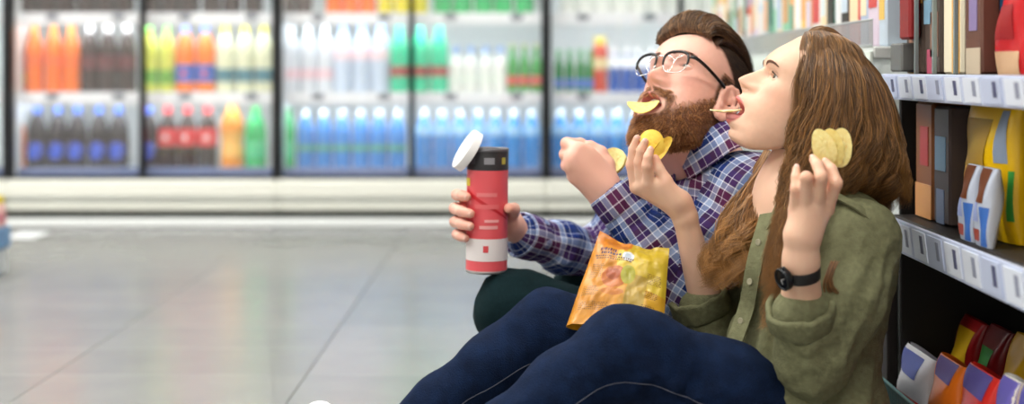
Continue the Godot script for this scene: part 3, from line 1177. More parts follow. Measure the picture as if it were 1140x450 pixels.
	while z < 4.7:
		var wd: float = [0.05, 0.08, 0.06, 0.09, 0.07][i % 5]
		var c1 := (i * 7 + 3) % 18
		var c2 := (i * 5 + (i / 18) * 4 + 1) % 18
		var c3 := (i * 11 + 2) % 18
		if c2 == c1: c2 = (c2 + 1) % 18
		goods("carton", "carton", "%s carton with %s print behind the wire fence" % [said[c1], said[c2]], z, z + wd - 0.004, 0.764, 0.2 + 0.05 * ((i * 5) % 3), 0.1, [pal[c1], [pal[c2], .25, .6, .1, .9], [pal[c3], .7, .9, .2, .7]], SX + 0.03, 0.0, false, "cartons behind the wire fence")
		z += wd
		i += 1

# ------------------------------------------------------------------ figures: heads, hair, hands
func ss(a: float, b: float, x: float) -> float:
	return smoothstep(a, b, x)

# A head as a loft of level sections with nose, lips, lids and jaw drawn into it. Millimetres: x forward, y up, z to the person's left.
func head(mb: MB, fr: Transform3D, S: Dictionary) -> void:
	var tab: Array = S.tab
	var ytop: float = tab[0][0]
	var ybot: float = tab[tab.size() - 1][0]
	var ys := PackedFloat32Array()
	for j in 16:
		ys.append(ytop - (ytop - 62.0) * pow(j / 16.0, 2.0))
	var y := 62.0
	while y > ybot + 8.0:
		ys.append(y)
		y -= 1.45
	for j in range(0, 9):
		ys.append(ybot + 8.0 * pow(1.0 - j / 8.0, 1.8))
	var nu := 196
	var th := PackedFloat32Array()
	for i in nu:
		var s := (i + 0.5) / nu * 2.0 - 1.0
		var a := absf(s)
		var t := 0.0
		if a < 0.72:
			var q := a / 0.72
			t = PI * 0.5 * (0.72 * q + 0.28 * q * q * q)
		else:
			t = PI * 0.5 + PI * 0.5 * (a - 0.72) / 0.28
		th.append(t * signf(s))
	var P := PackedVector3Array()
	var C := PackedColorArray()
	var nv := ys.size()
	var E: Dictionary = S.eye
	var MO: Dictionary = S.mouth
	var bumps: Array = S.bumps
	var fine := noise(0.09, 4, 3)
	for j in nv:
		var yy := ys[j]
		var f := lerp_table(tab, yy, 1)
		var b := lerp_table(tab, yy, 2)
		var w := lerp_table(tab, yy, 3)
		var c := lerp_table(tab, yy, 4)
		var pole := 1.0
		if j == 0 or j == nv - 1:
			pole = 0.001
		var nA := lerp_table(S.nose, yy, 1)
		var nS := lerp_table(S.nose, yy, 2)
		var mA := lerp_table(S.muzzle, yy, 1)
		var mS := lerp_table(S.muzzle, yy, 2)
		for i in nu:
			var ct := cos(th[i])
			var st := sin(th[i])
			var z := w * signf(st) * pow(absf(st), 0.92) * pole
			var x := 0.0
			if ct >= 0.0:
				x = c + (f - c) * pow(ct, S.full) * pole
			else:
				x = c - (c - b) * pow(-ct, 0.92) * pole
			var col: Color = S.skin
			if ct > 0.0 and pole > 0.5:
				var wf := ss(0.0, 0.4, ct)
				if nA != 0.0:
					x += wf * nA * exp(-pow(absf(z) / nS, 2.3))
				if mA != 0.0:
					x += wf * mA * exp(-pow(absf(z) / mS, 2.0))
				for q in bumps:
					var dy: float = (yy - q[0]) / q[2]
					if absf(dy) < 2.6:
						var dz: float = (absf(z) - q[1]) / q[3]
						if absf(dz) < 2.6:
							x += wf * q[4] * exp(-dy * dy - dz * dz)
				# lips and mouth
				var mz := absf(z) / float(MO.hz)
				if mz < 1.25:
					var curve: float = MO.yc + MO.drop * mz * mz
					var hy: float = MO.hy * sqrt(maxf(1.0 - mz * mz, 0.0))
					var d := yy - curve
					var inside := hy - absf(d)
					if mz < 1.0 and inside > 0.0:
						x -= MO.deep * ss(0.0, 4.0, inside)
						col = S.gum
					# lip rolls just outside the opening
					var lw: float = (MO.upper if d > 0.0 else MO.lower) * (1.0 - 0.75 * mz * mz)
					var e := -inside
					if e > -1.5 and e < lw + 1.5 and mz < 1.12 and lw > 0.0:
						var r := clampf(e / lw, 0.0, 1.0)
						x += MO.roll * sin(PI * clampf(r * 0.9 + 0.05, 0.0, 1.0)) * ss(1.12, 0.7, mz)
						col = col.lerp(S.lip, ss(lw + 1.0, lw - 0.8, e) * ss(-2.0, -0.5, e) * ss(1.12, 0.95, mz))
				# eyelids round the ball
				var ez: float = absf(z) - E.z
				var ey: float = yy - E.y
				ey += ez * float(E.tilt)
				var rr := ez * ez + ey * ey
				var R: float = E.r + 1.3
				if rr < 230.0:
					if rr < R * R:
						var xl: float = E.x + sqrt(R * R - rr)
						var h := clampf(0.5 + 0.5 * (x - xl) / 2.0, 0.0, 1.0)
						x = lerpf(xl, x, h) + 2.0 * h * (1.0 - h)
					var al := 1.0 - pow(absf(ez) / float(E.hw), 2.0)
					if al > 0.0:
						var up: float = E.up * al
						var lo: float = -E.lo * al
						var ins := minf(up - ey, ey - lo)
						if ins > 0.0:
							x -= 5.5 * ss(0.0, 1.6, ins)
						# fold above the upper lid
						var fd := ey - up - 4.6
						x -= 1.1 * exp(-fd * fd / 1.2)
			# nostrils
			var nd := Vector2((absf(z) - S.nostril.x) / S.nostril_size.x, (yy - S.nostril.y) / S.nostril_size.y).length()
			if nd < 1.3 and ct > 0.3:
				x -= 4.0 * ss(1.3, 0.5, nd)
			# warmth: cheeks, nose tip
			for q in S.blush:
				var dy2: float = (yy - q[0]) / q[2]
				var dz2: float = (absf(z) - q[1]) / q[3]
				if ct > 0.0:
					col = col.lerp(q[5], q[4] * exp(-dy2 * dy2 - dz2 * dz2))
			# hair roots on the scalp and stubble along the jaw
			var line := scalp_line(S, x, yy, z)
			if line > 0.0:
				col = col.lerp(S.root, clampf(line, 0.0, 1.0))
			if S.beard:
				var bd := beard_at(x, yy, z)
				if bd > 0.0:
					col = col.lerp(S.beard_root, bd * 0.85)
					x += bd * 1.5
			var g := 1.0 + 0.05 * fine.get_noise_3d(x, yy, z)
			C.append(Color(col.r * g, col.g * g, col.b * g))
			P.append(fr * (Vector3(x, yy, z) * 0.001))
	mb.grid(P, nu, nv, true, 0, 1.0, 1.0, C)

func scalp_line(S: Dictionary, x: float, y: float, z: float) -> float:
	if S.hairline == 0:
		# long hair drawn back from a high forehead
		var edge := -18.0 + (y - 24.0) * 0.25 if y > 24.0 else -18.0 + (y - 24.0) * 0.09
		return ss(0.0, 7.0, edge + 3.0 - x)
	# short sides: behind the temple and above the ear
	if y > 40.0:
		return ss(0.0, 20.0, y - 99.0 + maxf(0.0, 62.0 - x) * 0.85 * ss(28.0, 64.0, absf(z)) + maxf(0.0, 60.0 - x) * ss(90.0, 106.0, y))
	return ss(24.0, 10.0, x) * (1.0 if y > -10.0 else 0.0) if absf(z) > 40.0 and y > -10.0 else ss(-22.0, -34.0, x)

func beard_at(x: float, y: float, z: float) -> float:
	# 0..1: full beard from sideburn to chin with moustache
	var az := absf(z)
	if y > 45.0:
		return 0.0
	var side := ss(22.0, 10.0, x) * ss(-16.0, -6.0, x) * 0.75 if az > 50.0 and y > -20.0 else 0.0
	# the cheek line falls from the sideburn to the corner of the mouth
	var line := 6.0 - x * 0.86
	var cheek := pow(ss(18.0, -14.0, y - line), 1.5) * ss(-30.0, -18.0, x)
	var mo := ss(36.0, 27.0, az) * ss(-27.0, -32.0, y) * ss(-50.0, -45.0, y) * ss(60.0, 80.0, x) * ss(1.0, 4.0, az)
	var tie := ss(22.0, 28.0, az) * ss(44.0, 36.0, az) * ss(-34.0, -42.0, y) * ss(50.0, 70.0, x)
	var full := maxf(maxf(side, cheek), maxf(mo, tie))
	var lip := Vector2(az / 30.0, (y + 62.0) / 24.0).length()
	full *= ss(0.95, 1.1, lip) if y < -47.0 else 1.0
	return full


# one lock of hair: a thin three-sided tapering strand
func strand(mb: MB, pts: PackedVector3Array, r: float, c0: Color, c1: Color, taper := true) -> void:
	var m := pts.size()
	var s := mb.v.size()
	var u := Vector3.UP
	for j in m:
		var t := (pts[mini(j + 1, m - 1)] - pts[maxi(j - 1, 0)]).normalized()
		u = u - t * u.dot(t)
		if u.length_squared() < 1e-6:
			u = t.cross(Vector3.RIGHT)
		u = u.normalized()
		var w := t.cross(u)
		var f := j / float(m - 1)
		var rr := r * (1.0 if not taper else maxf(0.12, minf(1.0, 1.6 * (1.0 - f)) ))
		var col := c0.lerp(c1, f)
		for i in 3:
			var a := TAU * i / 3.0
			var d := u * cos(a) + w * sin(a)
			mb.v.append(pts[j] + d * rr)
			mb.n.append(d)
			mb.uv.append(Vector2.ZERO)
			mb.c.append(col)
	for j in m - 1:
		for i in 3:
			var a := s + j * 3 + i
			var b := s + j * 3 + (i + 1) % 3
			mb.ix.append_array([a, b + 3, b, a, a + 3, b + 3])

# locks laid between neighbouring guide curves
func hair_sheet(mb: MB, guides: Array, count: int, depth: float, wave: float, r: float, cols: Array, sd: int, nseg := 20, loose := 0.004, out := Vector3(0, 0, 1), skull := Transform3D(), ellipsoid := PackedVector3Array()) -> void:
	var inv := skull.affine_inverse()
	var g := RandomNumberGenerator.new()
	g.seed = sd
	var G := []
	for q in guides:
		G.append(spline(q, nseg))
	var m := G.size()
	for k in count:
		var t := g.randf() * (m - 1)
		var i := mini(int(t), m - 2)
		var f := t - i
		var A: PackedVector3Array = G[i]
		var B: PackedVector3Array = G[i + 1]
		var lay := g.randf()
		var off := out * (lay - 0.6) * depth
		var lo := Vector3(g.randf_range(-1, 1), g.randf_range(-1, 1), g.randf_range(-1, 1)) * loose
		var clump := float(int(t * 6.0))
		var ph := clump * 0.9 + g.randf_range(-0.22, 0.22)
		var len := 0.0
		for j in nseg:
			len += A[j].distance_to(A[j + 1])
		var fr := len / (0.095 + 0.012 * sin(clump * 0.8))
		var am := wave * (0.75 + 0.25 * sin(clump * 5.1)) * g.randf_range(0.8, 1.2)
		var end := g.randf_range(0.82, 1.0)
		var start := g.randf() * g.randf() * 0.10
		var pts := PackedVector3Array()
		# locks gather towards the middle of their clump on the way down
		var fc := clampf((clump + 0.5) / 6.0 - i, 0.0, 1.0)
		for j in nseg + 1:
			var s := lerpf(start, end, j / float(nseg)) * nseg
			var j0 := mini(int(s), nseg - 1)
			var q := s - j0
			var ff := lerpf(f, fc, 0.72 * ss(0.25, 0.85, j / float(nseg)))
			var p := A[j0].lerp(A[j0 + 1], q).lerp(B[j0].lerp(B[j0 + 1], q), ff)
			var d := j / float(nseg)
			var tang := (A[j0 + 1] - A[j0]).normalized()
			var side := tang.cross(out).normalized()
			p += off * ss(0.0, 0.25, d) + lo * ss(0.0, 0.3, d)
			p += (side * sin(ph + d * TAU * fr) + out * 0.45 * cos(ph + d * TAU * fr)) * am * ss(0.06, 0.75, d)
			if ellipsoid.size() > 0:
				var lp := inv * p
				var e := (lp - ellipsoid[0]) / ellipsoid[1]
				var el := e.length()
				var keep := 1.0 + 0.05 * lay
				if el < keep and lp.y > -0.02:
					p = skull * (ellipsoid[0] + e * (keep / maxf(el, 0.05)) * ellipsoid[1])
			pts.append(p)
		var c: Color = cols[g.randi() % cols.size()]
		var br := g.randf_range(0.7, 1.2) * (1.0 + 0.35 * sin(clump * 3.7))
		c = Color(c.r * br, c.g * br, c.b * br)
		var tip: Color = cols[cols.size() - 1]
		strand(mb, pts, r * g.randf_range(0.7, 1.25), c, c.lerp(Color(tip.r * br, tip.g * br, tip.b * br), 0.7))

func nail(mb: MB, tip: Vector3, dir: Vector3, up: Vector3, w: float, l: float, col: Color) -> void:
	# a small curved plate on the back of a finger tip
	var side := dir.cross(up).normalized()
	up = side.cross(dir).normalized()
	var P := PackedVector3Array()
	for j in 7:
		for i in 7:
			var a := (i - 3) / 3.0
			var b := (j - 3) / 3.0
			var k := 1.0 - 0.25 * b * b
			P.append(tip + side * a * w * k + dir * b * l + up * (-(a * a) * w * 0.45 - b * b * l * 0.12))
	mb.tint = col
	mb.grid(P, 7, 7, false, 1)
	for i in range(mb.n.size() - 49, mb.n.size()):
		if mb.n[i].dot(up) < 0.0:
			mb.n[i] = -mb.n[i]
	mb.tint = Color.WHITE

func skin_mat(rough := 0.5) -> StandardMaterial3D:
	var m := tinted(rough)
	m.subsurf_scatter_enabled = true
	m.subsurf_scatter_strength = 0.12
	m.metallic_specular = 0.42
	m.heightmap_enabled = true
	m.heightmap_texture = noise_image(256, 21, 0.08, Color(0.3, 0.3, 0.3), Color(0.7, 0.7, 0.7), 3)
	m.heightmap_scale = 0.03
	m.uv1_triplanar = true
	m.uv1_scale = Vector3(40, 40, 40)
	return m

func hair_mat() -> StandardMaterial3D:
	var m := tinted(0.42)
	m.metallic_specular = 0.5
	return m

# a chip: a thin oval bent into a saddle
func chip_mesh(a: float, b: float, bend: float, twist: float, th := 0.0016) -> MB:
	var m := MB.new()
	var top := PackedVector3Array()
	var nr := 9
	var na := 30
	var f := noise(22.0, int(a * 90000.0), 2)
	for j in nr:
		for i in na:
			var an := TAU * i / na
			var r := j / float(nr - 1)
			var rag := 1.0 + 0.05 * sin(an * 3.0 + a * 900.0) * r
			var x := cos(an) * a * r * rag
			var y := sin(an) * b * r * rag
			var z := bend * (x * x / (a * a)) * a + twist * (y * y / (b * b)) * b + 0.0012 * f.get_noise_2d(x * 9.0, y * 9.0)
			top.append(Vector3(x, y, z))
	m.tint = Color.WHITE
	m.grid(top, na, nr, true, -1)
	var bot := PackedVector3Array()
	for p in top:
		bot.append(p - Vector3(0, 0, th))
	m.grid(bot, na, nr, true, 1)
	var rim := PackedVector3Array()
	for i in na: rim.append(top[(nr - 1) * na + i])
	for i in na: rim.append(bot[(nr - 1) * na + i])
	m.grid(rim, na, 2, true)
	return m

func head_pt(S: Dictionary, y: float, th: float) -> Vector3:
	var f := lerp_table(S.tab, y, 1)
	var b := lerp_table(S.tab, y, 2)
	var w := lerp_table(S.tab, y, 3)
	var c := lerp_table(S.tab, y, 4)
	var ct := cos(th)
	var st := sin(th)
	var z := w * signf(st) * pow(absf(st), 0.92)
	if ct < 0.0:
		return Vector3(c - (c - b) * pow(-ct, 0.92), y, z)
	var x := c + (f - c) * pow(ct, S.full)
	var wf := ss(0.0, 0.4, ct)
	x += wf * lerp_table(S.nose, y, 1) * exp(-pow(absf(z) / lerp_table(S.nose, y, 2), 2.3))
	x += wf * lerp_table(S.muzzle, y, 1) * exp(-pow(absf(z) / lerp_table(S.muzzle, y, 2), 2.0))
	return Vector3(x, y, z)

# ------------------------------------------------------------------ the woman
func woman() -> void:
	var t := thing("person", "woman with long brown hair in olive shirt and blue jeans, chips in hand", "person", Vector3.ZERO)
	var skin := lin("e2b89e")
	var th := deg_to_rad(24.0)
	var F := Vector3(-cos(th), sin(th), 0)
	var U := Vector3(sin(th), cos(th), 0)
	var fr := Transform3D(Basis(F, U, Vector3(0, 0, 1)), Vector3(0.4356, 0.6907, -2.2000))
	var S := {
		"full": 0.80, "skin": skin, "lip": lin("cf7472"), "gum": lin("c0716c"), "root": lin("5a3b26"), "hairline": 0, "beard": false, "beard_root": skin,
		"tab": [
			[104, -40, -48, 3, -45], [102, -16, -76, 30, -45], [97, -2, -94, 46, -44], [91, 6, -106, 56, -43], [85, 11.5, -114, 62, -42], [76, 18, -121, 66, -40],
			[60, 31, -127, 70, -38], [45, 40.5, -130, 72, -38], [34, 44.5, -130, 73, -38], [26, 44, -130, 73, -38], [16, 41, -128, 72, -38], [4, 37.5, -126, 71, -38],
			[-10, 38, -122, 69.5, -38], [-24, 42, -118, 67, -38], [-36, 46, -112, 64.5, -37], [-50, 48, -104, 62, -36], [-64, 48, -90, 59, -35],
			[-78, 48, -66, 55, -30], [-90, 46.5, -42, 49, -20], [-100, 44.5, -22, 43, -8], [-107, 42, -8, 37, 4], [-112, 37, 4, 30, 12], [-114.5, 28, 12, 18, 18], [-115.2, 21, 18, 3, 20]],
		"nose": [[20, 0, 8], [16, 2.8, 8], [8, 12.2, 8], [0, 22, 9], [-8, 29.5, 10.5], [-14.5, 33.2, 11.5], [-18, 32, 12], [-22, 26.5, 12], [-26, 19.5, 11], [-30, 11.5, 10], [-34, 3, 9], [-37, 0, 9]],
		"muzzle": [[-22, 0, 22], [-30, 5, 22], [-36, 11.5, 22], [-42, 14.5, 22], [-48, 12, 23], [-56, 5, 24], [-64, 3, 24], [-76, 9, 22], [-86, 13.5, 21], [-91, 10.5, 20], [-95, 7.5, 20], [-101, 8.5, 19], [-107, 8, 18], [-112, 6, 16], [-114.5, 3, 14]],
		"bumps": [[24, 30, 8, 20, 1.8], [9, 31, 10, 15, -7.5], [9, 13, 9, 6, -5.0], [-10, 46, 12, 16, 3.2], [-21, 14, 6, 5.2, 7.5], [-31, 22, 12, 7, -1.5], [-62, 30, 10, 9, 2.0], [-74, 34, 12, 14, -2.0], [-96, 0, 4, 14, -1.2]],
		"eye": {"x": 16.2, "y": 8.5, "z": 31.5, "r": 11.8, "tilt": 0.06, "hw": 13.5, "up": 4.4, "lo": 3.6},
		"mouth": {"yc": -65.0, "hy": 16.0, "hz": 21.0, "drop": 3.5, "deep": 24.0, "upper": 7.5, "lower": 9.5, "roll": 3.4},
		"nostril": Vector2(6.5, -25.5), "nostril_size": Vector2(3.6, 2.4),
		"blush": [[-22.0, 46.0, 22.0, 20.0, 0.30, lin("e2917c")], [-16.0, 0.0, 9.0, 10.0, 0.22, lin("e2957f")]],
	}
	var body := MB.new()
	head(body, fr, S)
	# neck, trunk and arms under the clothes, one skin
	var b := Solid.new()
	b.cell = 0.007
	b.cone(fr * Vector3(-0.062, -0.035, 0), Vector3(0.4696, 0.5280, -2.2150), 0.052, 0.054, 0.02)
	b.cone(Vector3(0.4685, 0.5329, -2.2100), Vector3(0.4970, 0.4758, -2.1300), 0.05, 0.045, 0.03)
	b.cone(Vector3(0.4685, 0.5329, -2.2100), Vector3(0.4485, 0.4617, -2.3200), 0.05, 0.045, 0.03)
	b.cone(Vector3(0.4715, 0.4961, -2.2100), Vector3(0.4620, 0.1597, -2.2000), 0.085, 0.1, 0.03)
	b.cone(Vector3(0.4686, 0.1492, -2.1300), Vector3(0.1572, 0.3032, -2.0500), 0.07, 0.05, 0.02)
	b.cone(Vector3(0.4907, 0.1036, -2.3000), Vector3(0.0537, 0.2861, -2.3000), 0.07, 0.05, 0.02)
	b.make()
	b.into(body, skin)
	# near (left) forearm and hand: back of the hand to the aisle, chips between fore finger, middle finger and thumb
	var h := Solid.new()
	h.cell = 0.0028
	var wr := Vector3(0.4145, 0.4750, -1.9550)
	h.cone(Vector3(0.4450, 0.2709, -2.0600), Vector3(0.4166, 0.4423, -1.9650), 0.034, 0.0225, 0.01)
	h.cone(Vector3(0.4271, 0.2778, -2.0600), Vector3(0.4113, 0.4423, -1.9650), 0.03, 0.0205, 0.012)
	h.cone(Vector3(0.4115, 0.4395, -1.9660), Vector3(0.4066, 0.4802, -1.9550), 0.0205, 0.0185, 0.012)
	h.cone(Vector3(0.4194, 0.4395, -1.9660), Vector3(0.4223, 0.4802, -1.9550), 0.0205, 0.0175, 0.012)
	var pk := 0.008
	h.cone(Vector3(0.4079, 0.4802, -1.9550), Vector3(0.4044, 0.5165, -1.9570), 0.0165, 0.0098, 0.012)
	h.cone(Vector3(0.4140, 0.4804, -1.9530), Vector3(0.4180, 0.5240, -1.9470), 0.0175, 0.0108, 0.012)
	h.cone(Vector3(0.4192, 0.4804, -1.9530), Vector3(0.4348, 0.5253, -1.9470), 0.0175, 0.0112, 0.012)
	h.cone(Vector3(0.4240, 0.4799, -1.9570), Vector3(0.4514, 0.5204, -1.9570), 0.0165, 0.0108, 0.012)
	h.cone(Vector3(0.4264, 0.4943, -1.9680), Vector3(0.4192, 0.5130, -1.9650), 0.016, 0.014, 0.014)
	var fingers := [
		[[Vector3(0.4514, 0.5204, -1.9570), Vector3(0.4569, 0.5583, -1.9250), Vector3(0.4535, 0.5766, -1.9380), Vector3(0.4483, 0.5860, -1.9520)], [0.0102, 0.0088, 0.0077, 0.0066]],
		[[Vector3(0.4348, 0.5253, -1.9470), Vector3(0.4334, 0.5681, -1.9150), Vector3(0.4306, 0.5838, -1.9280), Vector3(0.4281, 0.5911, -1.9430)], [0.0106, 0.009, 0.0078, 0.0066]],
		[[Vector3(0.4186, 0.5240, -1.9470), Vector3(0.4124, 0.5672, -1.9180), Vector3(0.4199, 0.5523, -1.9500), Vector3(0.4251, 0.5395, -1.9620)], [0.0102, 0.0086, 0.0076, 0.007]],
		[[Vector3(0.4044, 0.5165, -1.9570), Vector3(0.4018, 0.5495, -1.9380), Vector3(0.4031, 0.5658, -1.9440), Vector3(0.4056, 0.5768, -1.9530)], [0.0092, 0.0078, 0.0068, 0.0058]],
		[[Vector3(0.4325, 0.4912, -1.9720), Vector3(0.4583, 0.5147, -1.9870), Vector3(0.4655, 0.5444, -1.9950), Vector3(0.4566, 0.5678, -1.9850)], [0.0125, 0.0105, 0.0092, 0.008]],
	]
	for q in fingers:
		h.chain(q[0], q[1], 0.0035)
	h.make()
	h.into(body, skin)
	tint_hand(body, h.verts.size(), fingers, skin)
	for k in [0, 1, 3]:
		var q: Array = fingers[k][0]
		var dir: Vector3 = (q[3] - q[2]).normalized()
		var toward := Vector3(0, 0.1, 1)
		toward = (toward - dir * toward.dot(dir)).normalized()
		nail(body, q[3] + toward * (fingers[k][1][3] * 0.93), dir, toward, 0.0042, 0.0055, lin("efc0b2"))
	# far (right) forearm and hand: palm to the aisle, fingers up, chip at the finger tips
	h = Solid.new()
	h.cell = 0.0028
	h.cone(Vector3(0.3404, 0.2600, -2.3000), Vector3(0.2809, 0.4767, -2.2530), 0.034, 0.0195, 0.01)
	h.cone(Vector3(0.2809, 0.4767, -2.2530), Vector3(0.2700, 0.4980, -2.2500), 0.0195, 0.0185, 0.012)
	h.cone(Vector3(0.2700, 0.4965, -2.2500), Vector3(0.2011, 0.5219, -2.2680), 0.0185, 0.0105, 0.012)
	h.cone(Vector3(0.2700, 0.4965, -2.2500), Vector3(0.2102, 0.5263, -2.2520), 0.0185, 0.0112, 0.012)
	h.cone(Vector3(0.2700, 0.4965, -2.2500), Vector3(0.2208, 0.5335, -2.2380), 0.0185, 0.0108, 0.012)
	h.cone(Vector3(0.2706, 0.4960, -2.2550), Vector3(0.2072, 0.5174, -2.2850), 0.0175, 0.0098, 0.012)
	h.cone(Vector3(0.2643, 0.5050, -2.2400), Vector3(0.2473, 0.5308, -2.2350), 0.0165, 0.0125, 0.012)
	fingers = [
		[[Vector3(0.2011, 0.5219, -2.2680), Vector3(0.1924, 0.5601, -2.2630), Vector3(0.1957, 0.5875, -2.2580), Vector3(0.2020, 0.6058, -2.2530)], [0.0102, 0.0088, 0.0078, 0.0066]],
		[[Vector3(0.2102, 0.5263, -2.2520), Vector3(0.2044, 0.5658, -2.2460), Vector3(0.2077, 0.5870, -2.2410), Vector3(0.2135, 0.6006, -2.2390)], [0.0104, 0.009, 0.0079, 0.0067]],
		[[Vector3(0.2208, 0.5335, -2.2380), Vector3(0.2151, 0.5613, -2.2250), Vector3(0.2172, 0.5762, -2.2240), Vector3(0.2213, 0.5871, -2.2280)], [0.0100, 0.0088, 0.0078, 0.0066]],
		[[Vector3(0.2072, 0.5174, -2.2850), Vector3(0.2033, 0.5518, -2.2930), Vector3(0.2072, 0.5799, -2.2850), Vector3(0.2126, 0.5924, -2.2780)], [0.0094, 0.008, 0.007, 0.006]],
		[[Vector3(0.2566, 0.5171, -2.2380), Vector3(0.2475, 0.5366, -2.2360), Vector3(0.2367, 0.5542, -2.2400), Vector3(0.2312, 0.5718, -2.2450)], [0.0125, 0.0108, 0.0096, 0.0078]],
	]
	for q in fingers:
		h.chain(q[0], q[1], 0.0035)
	h.make()
	h.into(body, skin)
	tint_hand(body, h.verts.size(), fingers, skin)
	for k in [0, 1, 2]:
		var q: Array = fingers[k][0]
		var dir: Vector3 = (q[3] - q[2]).normalized()
		var toward := Vector3(-0.35, 0.25, 1)
		toward = (toward - dir * toward.dot(dir)).normalized()
		nail(body, q[3] + toward * (fingers[k][1][3] * 0.93), dir, toward, 0.0042, 0.0058, lin("efbdb0"))
	part(t, "body", body.mesh(), skin_mat(0.46))
	eyes(t, fr, S, lin("54452c"), Vector3(1, 0.04, 0.15))
	# tongue and teeth
	var tg := Solid.new()
	tg.cell = 0.0022
	tg.cone(fr * Vector3(0.02, -0.078, 0), fr * Vector3(0.062, -0.0765, 0), 0.0085, 0.0068, 0.006)
	tg.cone(fr * Vector3(0.02, -0.078, 0.009), fr * Vector3(0.058, -0.0768, 0.009), 0.0075, 0.006, 0.006)
	tg.cone(fr * Vector3(0.02, -0.078, -0.009), fr * Vector3(0.058, -0.0768, -0.009), 0.0075, 0.006, 0.006)
	tg.make()
	var tm := MB.new()
	tg.into(tm, lin("dc8f8c"))
	part(t, "tongue", tm.mesh(), tinted(0.3))
	# brows and lashes
	var g := RandomNumberGenerator.new()
	g.seed = 5
	for sgn in [1.0, -1.0]:
		var br := MB.new()
		for k in 260:
			var f := g.randf()
			var zz := lerpf(13.0, 47.0, f)
			var yy := 24.0 + 6.5 * sin(f * 2.3) - 4.0 * f * f + g.randf_range(-2.8, 2.8) * (1.0 - 0.6 * f)
			var xx := face_x(S, yy, zz) + 0.6
			var p := Vector3(xx, yy, zz * sgn)
			var d := Vector3(-1.2 * f - 0.3, 2.6 - 3.4 * f, 4.5 * sgn)
			strand(br, PackedVector3Array([fr * (p * 0.001), fr * ((p + d * 0.55 + Vector3(0.5, 0, 0)) * 0.001), fr * ((p + d) * 0.001)]), 0.00042, lin("7d5844"), lin("7d5844"))
		part(t, "eyebrow", br.mesh(), hair_mat())
		br = MB.new()
		for k in 50:
			var f := k / 49.0
			var ez := lerpf(-12.0, 13.0, f)
			var al := 1.0 - pow(absf(ez) / 13.5, 2.0)
			var yy: float = S.eye.y + S.eye.up * al - ez * 0.06 + 0.3
			var rr: float = sqrt(maxf(0.0, 13.0 * 13.0 - ez * ez - pow(S.eye.up * al, 2.0)))
			var p := Vector3(S.eye.x + rr + 0.3, yy, (31.5 + ez) * sgn)
			var d := Vector3(5.0, 2.6, 3.0 * f * sgn)
			strand(br, PackedVector3Array([fr * (p * 0.001), fr * ((p + Vector3(d.x * 0.6, d.y * 0.2, d.z * 0.5)) * 0.001), fr * ((p + d) * 0.001)]), 0.00042, lin("1c100c"), lin("1c100c"))
		part(t, "eyelashes", br.mesh(), hair_mat())
	woman_hair(t, fr)
	woman_clothes(t)

func tint_hand(mb: MB, count: int, fingers: Array, skin: Color) -> void:
	# finger tips and knuckles are a little pinker
	var pink := Color(skin.r * 1.0, skin.g * 0.78, skin.b * 0.74)
	var first := -1
	# the hand's vertices are the last added
	first = mb.v.size() - count
	for i in range(first, mb.v.size()):
		var best := 0.0
		for q in fingers:
			for k in [1, 3]:
				var d: float = (mb.v[i] - q[0][k]).length()
				best = maxf(best, ss(0.020, 0.006, d) * (0.55 if k == 3 else 0.4))
		if best > 0.0:
			mb.c[i] = skin.lerp(pink, best)

func face_x(S: Dictionary, y: float, z: float) -> float:
	# height of the bare face at (y, z)
	var f := lerp_table(S.tab, y, 1)
	var w := lerp_table(S.tab, y, 3)
	var c := lerp_table(S.tab, y, 4)
	var st := pow(clampf(absf(z) / w, 0.0, 1.0), 1.0 / 0.92)
	var ct := sqrt(maxf(0.0, 1.0 - st * st))
	var x := c + (f - c) * pow(ct, S.full)
	x += ss(0.0, 0.4, ct) * lerp_table(S.nose, y, 1) * exp(-pow(absf(z) / lerp_table(S.nose, y, 2), 2.3))
	x += ss(0.0, 0.4, ct) * lerp_table(S.muzzle, y, 1) * exp(-pow(absf(z) / lerp_table(S.muzzle, y, 2), 2.0))
	for q in S.bumps:
		var dy: float = (y - q[0]) / q[2]
		var dz: float = (absf(z) - q[1]) / q[3]
		x += ss(0.0, 0.4, ct) * q[4] * exp(-dy * dy - dz * dz)
	return x

func eyes(t: Node3D, fr: Transform3D, S: Dictionary, iris: Color, look: Vector3) -> void:
	for sgn in [1.0, -1.0]:
		var c := Vector3(S.eye.x, S.eye.y, S.eye.z * sgn)
		var gz := look.normalized()
		var P := PackedVector3Array()
		var C := PackedColorArray()
		var a := gz.cross(Vector3.UP).normalized()
		var b := a.cross(gz)
		for j in 26:
			var ph := PI * pow(j / 25.0, 1.4)
			for i in 24:
				var an := TAU * i / 24.0
				var bulge := 1.0 + 0.05 * ss(0.5, 0.2, ph)
				var d := gz * cos(ph) * bulge + (a * cos(an) + b * sin(an)) * sin(ph)
				P.append(fr * ((c + d * float(S.eye.r)) * 0.001))
				var col := lin("e8e2dc")
				if ph < 0.50:
					col = Color(0.01, 0.008, 0.008) if ph < 0.21 else iris.lerp(Color(iris.r * 0.3, iris.g * 0.3, iris.b * 0.3), ss(0.40, 0.5, ph))
				C.append(col)
		var m := MB.new()
		m.grid(P, 24, 26, true, 0, 1, 1, C)
		part(t, "eye", m.mesh(), tinted(0.08))

